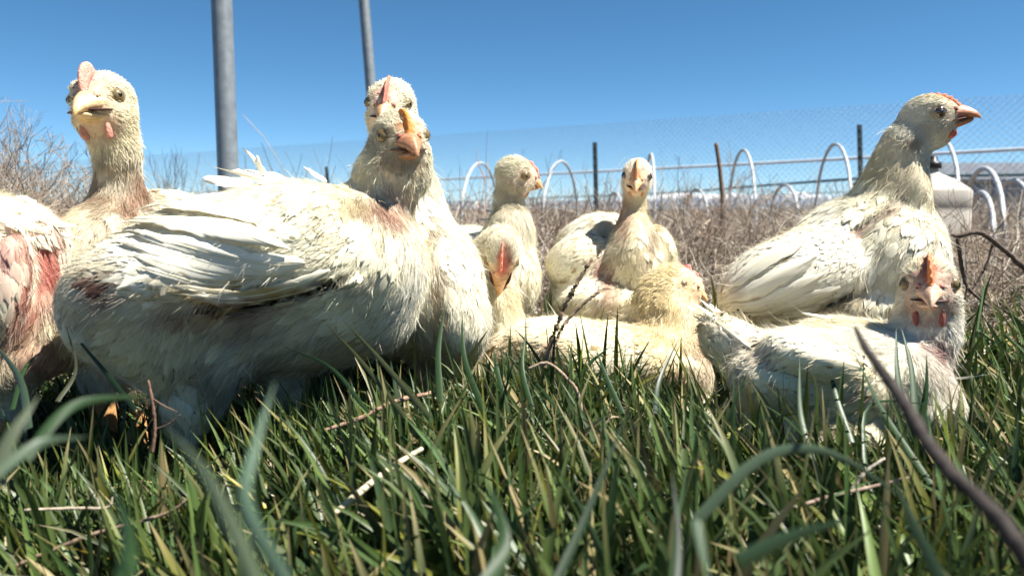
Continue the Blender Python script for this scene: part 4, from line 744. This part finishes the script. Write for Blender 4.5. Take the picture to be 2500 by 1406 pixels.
# ---- branching dry bushes
def bush(label, base, H, spread, seed, n0=7, lean=(0, 0), col=(.42, .35, .28), dep=4, thick=.0032, spr=.55, up=.10, group=None, kids=4, name='dry_bush', cat='bush'):
    r = np.random.RandomState(seed); P_, R_ = [], []; root = thing(name, label, cat, base, group)
    def grow(p, d, L, rad_, k):
        n = 5; pts = [p]
        for _ in range(n - 1): d = unit(d + r.normal(size=3) * .16 + np.array([0, 0, up])); pts.append(pts[-1] + d * L / (n - 1))
        P_.append(np.array(pts)); R_.append(np.linspace(rad_, rad_ * .6, n))
        if k > 0:
            for j in range(r.randint(kids - 1, kids + 2)): i = r.randint(1, n); grow(pts[i], unit(d + r.normal(size=3) * spr), L * r.uniform(.45, .8), R_[-1][i] * .62 if False else rad_ * .62, k - 1)
    for _ in range(n0): grow(np.array(base) + [0, 0, -.003], unit(np.array([r.normal(lean[0], spread), r.normal(lean[1], spread), 1])), H * r.uniform(.38, .55), thick * r.uniform(.6, 1.1), dep)
    X, R = np.array(P_), np.maximum(np.array(R_), .00035); main = R[:, 0] > thick * .5
    for nm, mk in (('stems', main), ('twigs', ~main)):
        if mk.any(): V, F = tubes(X[mk], R[mk], 4); c = np.repeat(np.array(col) * r.uniform(.65, 1.35, (mk.sum(), 1)), 20, 0); mesh(nm, V, F, M['bark'], root, col=np.clip(c, .02, .9))
    return root
def gp(px, d): x = (px - 1250) / FPX * d; return (x, d, float(ground(x, d)))
bush('tall pale dry bush against the sky at the far left edge', gp(40, 1.75), .46, .34, 21, 8, kids=4, group='bare bushes at the left')
bush('dense grey brown dry bush below the pink combed head at left', gp(165, 1.6), .38, .32, 22, 7, kids=3, thick=.004, group='bare bushes at the left')
bush('low tangled dry bush between the left edge and the next bush', gp(90, 1.35), .36, .4, 23, 8, dep=4, group='bare bushes at the left')
bush('broad dry bush cut off by the left edge of the picture', gp(-40, 1.5), .42, .35, 24, 7, group='bare bushes at the left')
bush('small dark thin weed left of the thick metal pole', gp(424, 2.6), .44, .08, 25, 2, col=(.10, .09, .09), dep=3, thick=.0025, spr=.35, up=.3)
bush('reddish dry weed with curled tip just right of the two stacked heads', gp(1130, 1.9), .42, .22, 26, 2, lean=(-.25, 0), col=(.52, .33, .26), dep=2, thick=.0022)
bush('pale dry shrub climbing around the leaning wooden stake', gp(1748, 3.0), .46, .12, 27, 3, col=(.42, .33, .26), dep=3, thick=.0035, spr=.4)
bush('wiry dry weed between the two back chickens', gp(1330, 1.9), .36, .5, 28, 3, col=(.24, .17, .13), dep=3, thick=.0028)
bush('wiry dry weed right of the back chicken facing the lens', gp(1700, 2.0), .36, .55, 29, 4, col=(.36, .28, .22), dep=3, thick=.0028)
bush('low dry weed under the white jug', gp(2330, 1.7), .30, .5, 30, 4, col=(.34, .27, .20), dep=3, thick=.0026)
bush('low dry weed at the right edge under the dark forked branch', gp(2460, 1.5), .28, .55, 31, 5, col=(.40, .32, .24), dep=3, thick=.0026)
bush('dry weed in front of the green steel post', gp(1470, 2.4), .34, .5, 32, 4, col=(.36, .28, .22), dep=3, thick=.003)
def stick(label, pts, d, wpx, col, seed=1, subs=(), name='twig', cat='twig', group=None, rough=.16, nv=7, base=None):
    d = np.broadcast_to(np.asarray(d, float), (len(pts),)); X = [P(a, b_, dd) for (a, b_), dd in zip(pts, d)]; w_ = np.broadcast_to(np.asarray(wpx, float), (len(pts),)) * d / FPX / 2
    low = min(X, key=lambda q: q[2]); root = thing(name, label, cat, tuple(low), group)
    tube_obj('stem', X, w_, M['bark'], root, nv, n=len(pts) * 9, col=col, rough=rough)
    for sp_, dd, ww in subs: tube_obj('side_shoot', [P(a, b_, dd) for a, b_ in sp_], np.linspace(ww, ww * .6, len(sp_)) * dd / FPX / 2, M['bark'], root, 6, n=len(sp_) * 8, col=col, rough=rough)
    return root
stick('dark forked dead branch reaching in from the right edge below the white jug', [(2300, 566), (2335, 576), (2390, 568), (2440, 600), (2510, 662)], 1.1, [7, 12, 12, 13, 15], (.13, .10, .085),
      subs=[([(2338, 576), (2346, 640), (2362, 700), (2410, 745)], 1.11, 11), ([(2424, 596), (2405, 655), (2370, 712)], 1.12, 7), ([(2362, 700), (2350, 760), (2356, 810)], 1.11, 7)], name='branch', cat='branch')
stick('upright knobbly grey twig in front of the back chicken facing the lens', [(1325, 900), (1350, 820), (1385, 735), (1410, 690), (1446, 632)], .74, [15, 13, 13, 12, 7], (.30, .22, .15), subs=[([(1352, 850), (1372, 800), (1420, 745), (1466, 710)], .735, 11)], rough=.3)
stick('thin curved pale stalk arching down below the knobbly twig', [(1290, 900), (1335, 886), (1375, 915), (1412, 965), (1422, 1060), (1418, 1120)], .66, [7, 8, 8, 9, 9, 7], (.42, .33, .24))
stick('blurred dark stick leaning in at the lower right close to the lens', [(2560, 1460), (2440, 1270), (2300, 1130), (2190, 960), (2120, 860), (2088, 800)], [.21, .22, .24, .27, .30, .34], [54, 46, 37, 30, 21, 10], (.05, .042, .04), rough=.10)
stick('reddish brown twig slanting through the grass below the large left chicken', [(790, 1052), (880, 1020), (965, 980), (1080, 955)], [.60, .61, .62, .63], [9, 12, 13, 11], (.42, .28, .20))
stick('short brown upright twig with two pale prongs under the large left chicken', [(372, 1105), (378, 1040), (372, 980), (362, 928)], .58, [10, 9, 9, 6], (.20, .12, .09), subs=[([(376, 975), (400, 990), (432, 1005)], .58, 4), ([(378, 1048), (410, 1035), (440, 1012)], .58, 4)])
stick('bright pale straw lying slantwise in the lower middle grass', [(818, 1252), (880, 1200), (950, 1145), (1030, 1095)], [.47, .48, .50, .52], [17, 19, 17, 12], (.80, .74, .55), rough=.05, nv=5)
stick('pale forked straw standing among blades at the lower right', [(1450, 1120), (1462, 1060), (1490, 1022), (1510, 1018)], .58, [7, 7, 6, 4], (.50, .41, .30))
stick('pale dry stalk lying along the grass at lower left', [(60, 1245), (180, 1240), (262, 1238), (275, 1212)], .50, [7, 8, 7, 4], (.55, .48, .38))
stick('brown stalk lying low at the bottom left corner', [(30, 1385), (160, 1330), (240, 1300), (400, 1255), (470, 1210)], .50, [12, 12, 11, 9, 6], (.30, .22, .16))
stick('grey brown stalk lying flat in the lower right grass', [(1905, 1250), (2030, 1210), (2140, 1185), (2220, 1165)], [.46, .47, .48, .48], [9, 10, 9, 6], (.36, .28, .23))
stick('white broken straw standing beside the arching blade at lower right', [(2060, 1230), (2090, 1180), (2115, 1150), (2160, 1118)], .48, [8, 10, 9, 6], (.66, .60, .52))
stick('thick pale bleached stick standing in the brush right of the back chickens', [(1680, 640), (1692, 598), (1714, 560), (1735, 538)], 2.0, [8, 11, 12, 9], (.66, .56, .44))
stick('bleached hooked root in the brush left of the large right chicken', [(1700, 690), (1728, 682), (1742, 655), (1746, 610)], 1.7, [7, 10, 11, 7], (.60, .50, .40))
stick('tall thin wooden stake leaning slightly in the brush right of centre', [(1752, 640), (1764, 520), (1758, 420), (1748, 350)], 3.0, [10, 11, 11, 10], (.20, .14, .10), name='wooden_stake', cat='stake', rough=.05)

# ---- metal poles
def pole(label, top, bot, d, wpx):
    a, b_ = P(*top, d), P(*bot, d); dr = unit(b_ - a); k = (a[2] - float(ground(a[0], a[1])) + .02) / -dr[2]; e = a + dr * k; root = thing('metal_pole', label, 'pole', tuple(e), 'galvanised poles')
    r_ = wpx * d / FPX / 2; t0 = a - dr * .9; tube_obj('tube', [e, a * .5 + e * .5, a, t0], r_, M['galv'], root, 32, n=8); V, F = ball(t0, np.eye(3), (r_ * 1.08, r_ * 1.08, r_ * .6), 8, 24); mesh('end_cap', V, F, M['galv'], root)
pole('thicker galvanised metal pole rising behind the tail of the large left chicken', (541, 0), (556, 400), 1.9, 50)
pole('thinner galvanised metal pole rising behind the two stacked chicken heads', (888, 0), (906, 220), 3.5, 26)

# ---- fence
fb = [(-21.6, 33.5), (9.4, 11.3)]; A0, A1 = np.array([*fb[0], 0.]), np.array([*fb[1], 0.]); A0[2] = 0.; fl = np.linalg.norm(A1 - A0); fd = (A1 - A0) / fl; FH = 2.0
fence = thing('chain_link_fence', 'tall pale chain link fence with a pipe rail crossing the background', 'fence', tuple((A0 + A1) / 2))
sp_ = .11; o = np.arange(-FH, fl, sp_); segs = []
for sg in (1, -1):
    for s0 in o:
        a_, b__ = (s0, 0), (s0 + FH, FH)
        u0, z0, u1, z1 = a_[0], 0., b__[0], FH
        if u0 < 0: z0 = -u0; u0 = 0
        if u1 > fl: z1 = FH - (u1 - fl); u1 = fl
        if sg < 0: u0, u1 = fl - u0, fl - u1
        segs.append([A0 + fd * u0 + [0, sg * .002, z0 + .03], A0 + fd * u1 + [0, sg * .002, z1 + .03]])
V, F = tubes(np.array(segs), np.full((len(segs), 2), .0035), 3); mesh('chain_link_mesh', V, F, M['wire'], fence)
for k in np.linspace(0.02, .98, 12):
    q = A0 + fd * fl * k + [0, .05, 0]; tube_obj('fence_post', [q, q + [0, 0, .55]], .022, M['wire'], fence, 8, n=3)
def horiz(name, pts, z, r_, mat, parent):
    X = []
    for px, py in pts: d = cF + (px - 1250) / FPX * cR + (703 - py) / FPX * cU; X.append(C0 + d * ((z - CAM_Z) / d[2]))
    return tube_obj(name, X, r_, mat, parent, 8, n=len(X) * 8)
horiz('rail', [(300, 478), (700, 459), (1050, 440), (1500, 417), (1800, 402), (2100, 386), (2540, 362)], 1.0, .022, M['rail'], fence)
horiz('tension_wire', [(900, 502), (1050, 496), (1300, 484), (1480, 478), (1650, 470), (1880, 452), (2107, 436), (2300, 430), (2540, 426)], .62, .016, M['teal_wire'], fence)
horiz('thin_wire', [(1050, 505), (1480, 497), (1900, 476), (2107, 470), (2540, 462)], .50, .006, M['wire'], fence)
# ---- steel posts
def tpost(label, px, pyt, pyb, d, wpx):
    t = P(px, pyt, d); e = P(px + (5 if px < 1500 else 3), pyb, d); dr = unit(e - t); gz = float(ground(t[0], t[1])); e = t + dr * (t[2] - gz) / -dr[2]; root = thing('steel_post', label, 'post', tuple(e), 'green steel posts'); w_ = wpx * d / FPX / 2
    V = []; x = cR; yv = np.array([0, 1.0, 0])
    for q in (t, e): V += [q + x * a * w_ + yv * b_ * w_ for a, b_ in ((-1, -.25), (1, -.25), (1, .1), (.18, .1), (.18, 1), (-.18, 1), (-.18, .1), (-1, .1))]
    mesh('post_shaft', np.array(V), [grid_faces(2, 8, True), np.arange(8)[None], np.arange(8, 16)[None, ::-1]], M['green_steel'], root, smooth=False)
    n = 12; sv, sf = [], []
    for k in range(n): q = t + dr * (.03 + k * .055); V, F = ball(q - yv * w_ * .3, np.eye(3), (w_ * .5, w_ * .4, w_ * .5), 5, 6); sv.append(V); sf.append(F + k * len(V))
    tag(mesh('studs', np.concatenate(sv), np.concatenate(sf), M['green_steel'], root), kind=None)
tpost('dark green steel post standing left of the back chicken facing the lens', 1452, 348, 565, 5.0, 11)
tpost('dark green steel post with wire standing left of the stretched right neck', 2098, 305, 440, 5.0, 12)
tpost('short dark post top peeking over the back of the large left chicken', 797, 408, 470, 6.5, 8)
# ---- hoops of the low tunnels
def hoop(label, px, py, d, near, half=.48, r_=.0078, small=False):
    t = P(px, py, d); gz = float(ground(t[0], t[1])); H = t[2] - gz; ey = -half; dn = d + ey; ex = (near - (px - 1250) * half / dn) * dn / FPX
    th = np.linspace(0, math.pi, 19); e = np.array([ex, ey, 0]); c0 = np.array([t[0], t[1], gz]); e[:2] = e[:2]; X = np.array([c0 + e * math.cos(a) * (1 if abs(math.cos(a)) < .999 else 1) + [0, 0, H * math.sin(a) ** .72] for a in th])
    V, F = tubes(X[None], np.full((1, 19), r_), 10); o = mesh('plastic_hoop', V, [F, np.arange(10)[None, ::-1], (np.arange(10) + 180)[None]], M['pvc']); return tag(o, label, 'hoop', 'white hoops of the low tunnels')
hoop('white plastic hoop left of the back chicken looking right', 1175, 398, 5.2, -52)
hoop('white plastic hoop standing alone left of the dark steel post', 1372, 394, 4.9, -50)
hoop('white plastic hoop rising just right of the back head facing the lens', 1588, 376, 4.6, 14)
hoop('white plastic hoop just right of the leaning wooden stake', 1812, 367, 4.3, 40)
hoop('white plastic hoop under the dark post left of the stretched neck', 2036, 353, 4.0, 54)
hoop('white plastic hoop arching over the white jug', 2292, 341, 3.5, 66)
hoop('white plastic hoop cut off by the right edge', 2556, 330, 3.2, 76)
hoop('small low hoop behind the leaning stake and its neighbour hoop', 1915, 452, 5.6, 40, .35, .010)
hoop('small low hoop right of the jug behind the dark branch', 2400, 412, 2.9, 66, .36, .009)
hoop('lowest small hoop right of the jug', 2395, 470, 2.7, 44, .3, .008)
hoop('small low hoop near the right edge before the shed', 2470, 440, 3.4, 70, .36, .009)
hoop('small low hoop seen between the back chickens', 1500, 470, 6.2, 24, .35, .010)
hoop('small low hoop right of the back head facing the lens', 1700, 462, 6.0, 34, .35, .010)
# ---- white jug
def jug():
    d = 2.0; c = P(2272, 500, d); gz = float(ground(c[0], c[1])); root = thing('white_jug', 'white plastic jug with black cap standing behind the stretched right neck', 'jug', (c[0], c[1], gz)); w_ = 66 * d / FPX; zt = lambda py: P(2268, py, d)[2]
    R2 = rad(14); ca, sa = math.cos(R2), math.sin(R2); secs = [(gz + .002, .93), (gz + .012, 1), (zt(520), 1), (zt(518), .985), (zt(505), .985), (zt(503), 1), (zt(468), 1), (zt(462), .95), (zt(440), .60), (zt(424), .28), (zt(417), .20), (zt(410), .20)]; V = []
    for z, k in secs:
        for i in range(32): a = i * math.pi / 16; q = (abs(math.cos(a)) ** 14 + abs(math.sin(a)) ** 14) ** (-1 / 14.) if k > .4 else 1; x, y_ = w_ * k * q * math.cos(a), w_ * k * q * math.sin(a); V.append((c[0] + x * ca - y_ * sa, c[1] + x * sa + y_ * ca, z))
    mesh('container', np.array(V), [grid_faces(len(secs), 32, True), np.arange(32)[None, ::-1], (np.arange(32) + (len(secs) - 1) * 32)[None]], M['jug'], root)
    cc = np.array([c[0], c[1], 0]); V = []
    for z, k in ((zt(412), .30), (zt(400), .30), (zt(396), .26), (zt(394), .16), (zt(384), .15), (zt(382), .10)):
        for i in range(24): a = i * math.pi / 12; rr = w_ * k * (1 + .04 * (i % 2)); V.append((c[0] + rr * math.cos(a), c[1] + rr * math.sin(a), z))
    mesh('cap', np.array(V), [grid_faces(6, 24, True), np.arange(24)[None, ::-1], (np.arange(24) + 120)[None]], M['black_plastic'], root)
jug()
# ---- long low shed far right
def box(lo, hi):
    (a, b_, c), (d, e, f) = lo, hi; V = np.array([(x, y, z) for x in (a, d) for y in (b_, e) for z in (c, f)]); return V, np.array([[0, 1, 3, 2], [4, 6, 7, 5], [0, 4, 5, 1], [2, 3, 7, 6], [0, 2, 6, 4], [1, 5, 7, 3]])
def shed():
    d = 32.0; zt = lambda py: P(2400, py, d)[2]; x0 = P(2235, 500, d)[0]; x1 = x0 + 16; root = thing('farm_shed', 'long low grey metal shed with dark roof at the far right', 'shed', ((x0 + x1) / 2, d + 3, 0.0))
    M['siding'] = noise_mat('siding', (.22, .25, .30), (.30, .33, .38), .6, .6, .1); M['roof'] = noise_mat('roof', (.10, .115, .14), (.15, .165, .19), .8, .6, .1); M['trim'] = noise_mat('trim', (.45, .48, .52), (.55, .57, .6), 2, .6, 0)
    V, F = box((x0 + .3, d, -.1), (x1 - .3, d + 6, zt(442))); mesh('wall', V, F, M['siding'], root, smooth=False)
    for py in (447, 462, 485, 500): V, F = box((x0 + .3, d - .03, zt(py)), (x1 - .3, d - .002, zt(py - 3))); mesh('trim_strip', V, F, M['trim'], root, smooth=False)
    nr = 60; xs = np.linspace(x0, x1, nr * 2 + 1); zz = .03 * (np.arange(len(xs)) % 2); V = np.concatenate([np.c_[xs, np.full(len(xs), d - .5), zt(440) + zz], np.c_[xs, np.full(len(xs), d + 3), zt(396) + .12 + zz], np.c_[xs, np.full(len(xs), d + 6.5), zt(440) + zz]]); V2 = V - [0, 0, .08]
    n = len(xs); F = grid_faces(3, n); mesh('roof', np.concatenate([V, V2]), [F, (F + 3 * n)[:, ::-1], np.stack([np.arange(n - 1), np.arange(n - 1) + 3 * n, np.arange(1, n) + 3 * n, np.arange(1, n)], -1)], M['roof'], root, smooth=False)
shed()
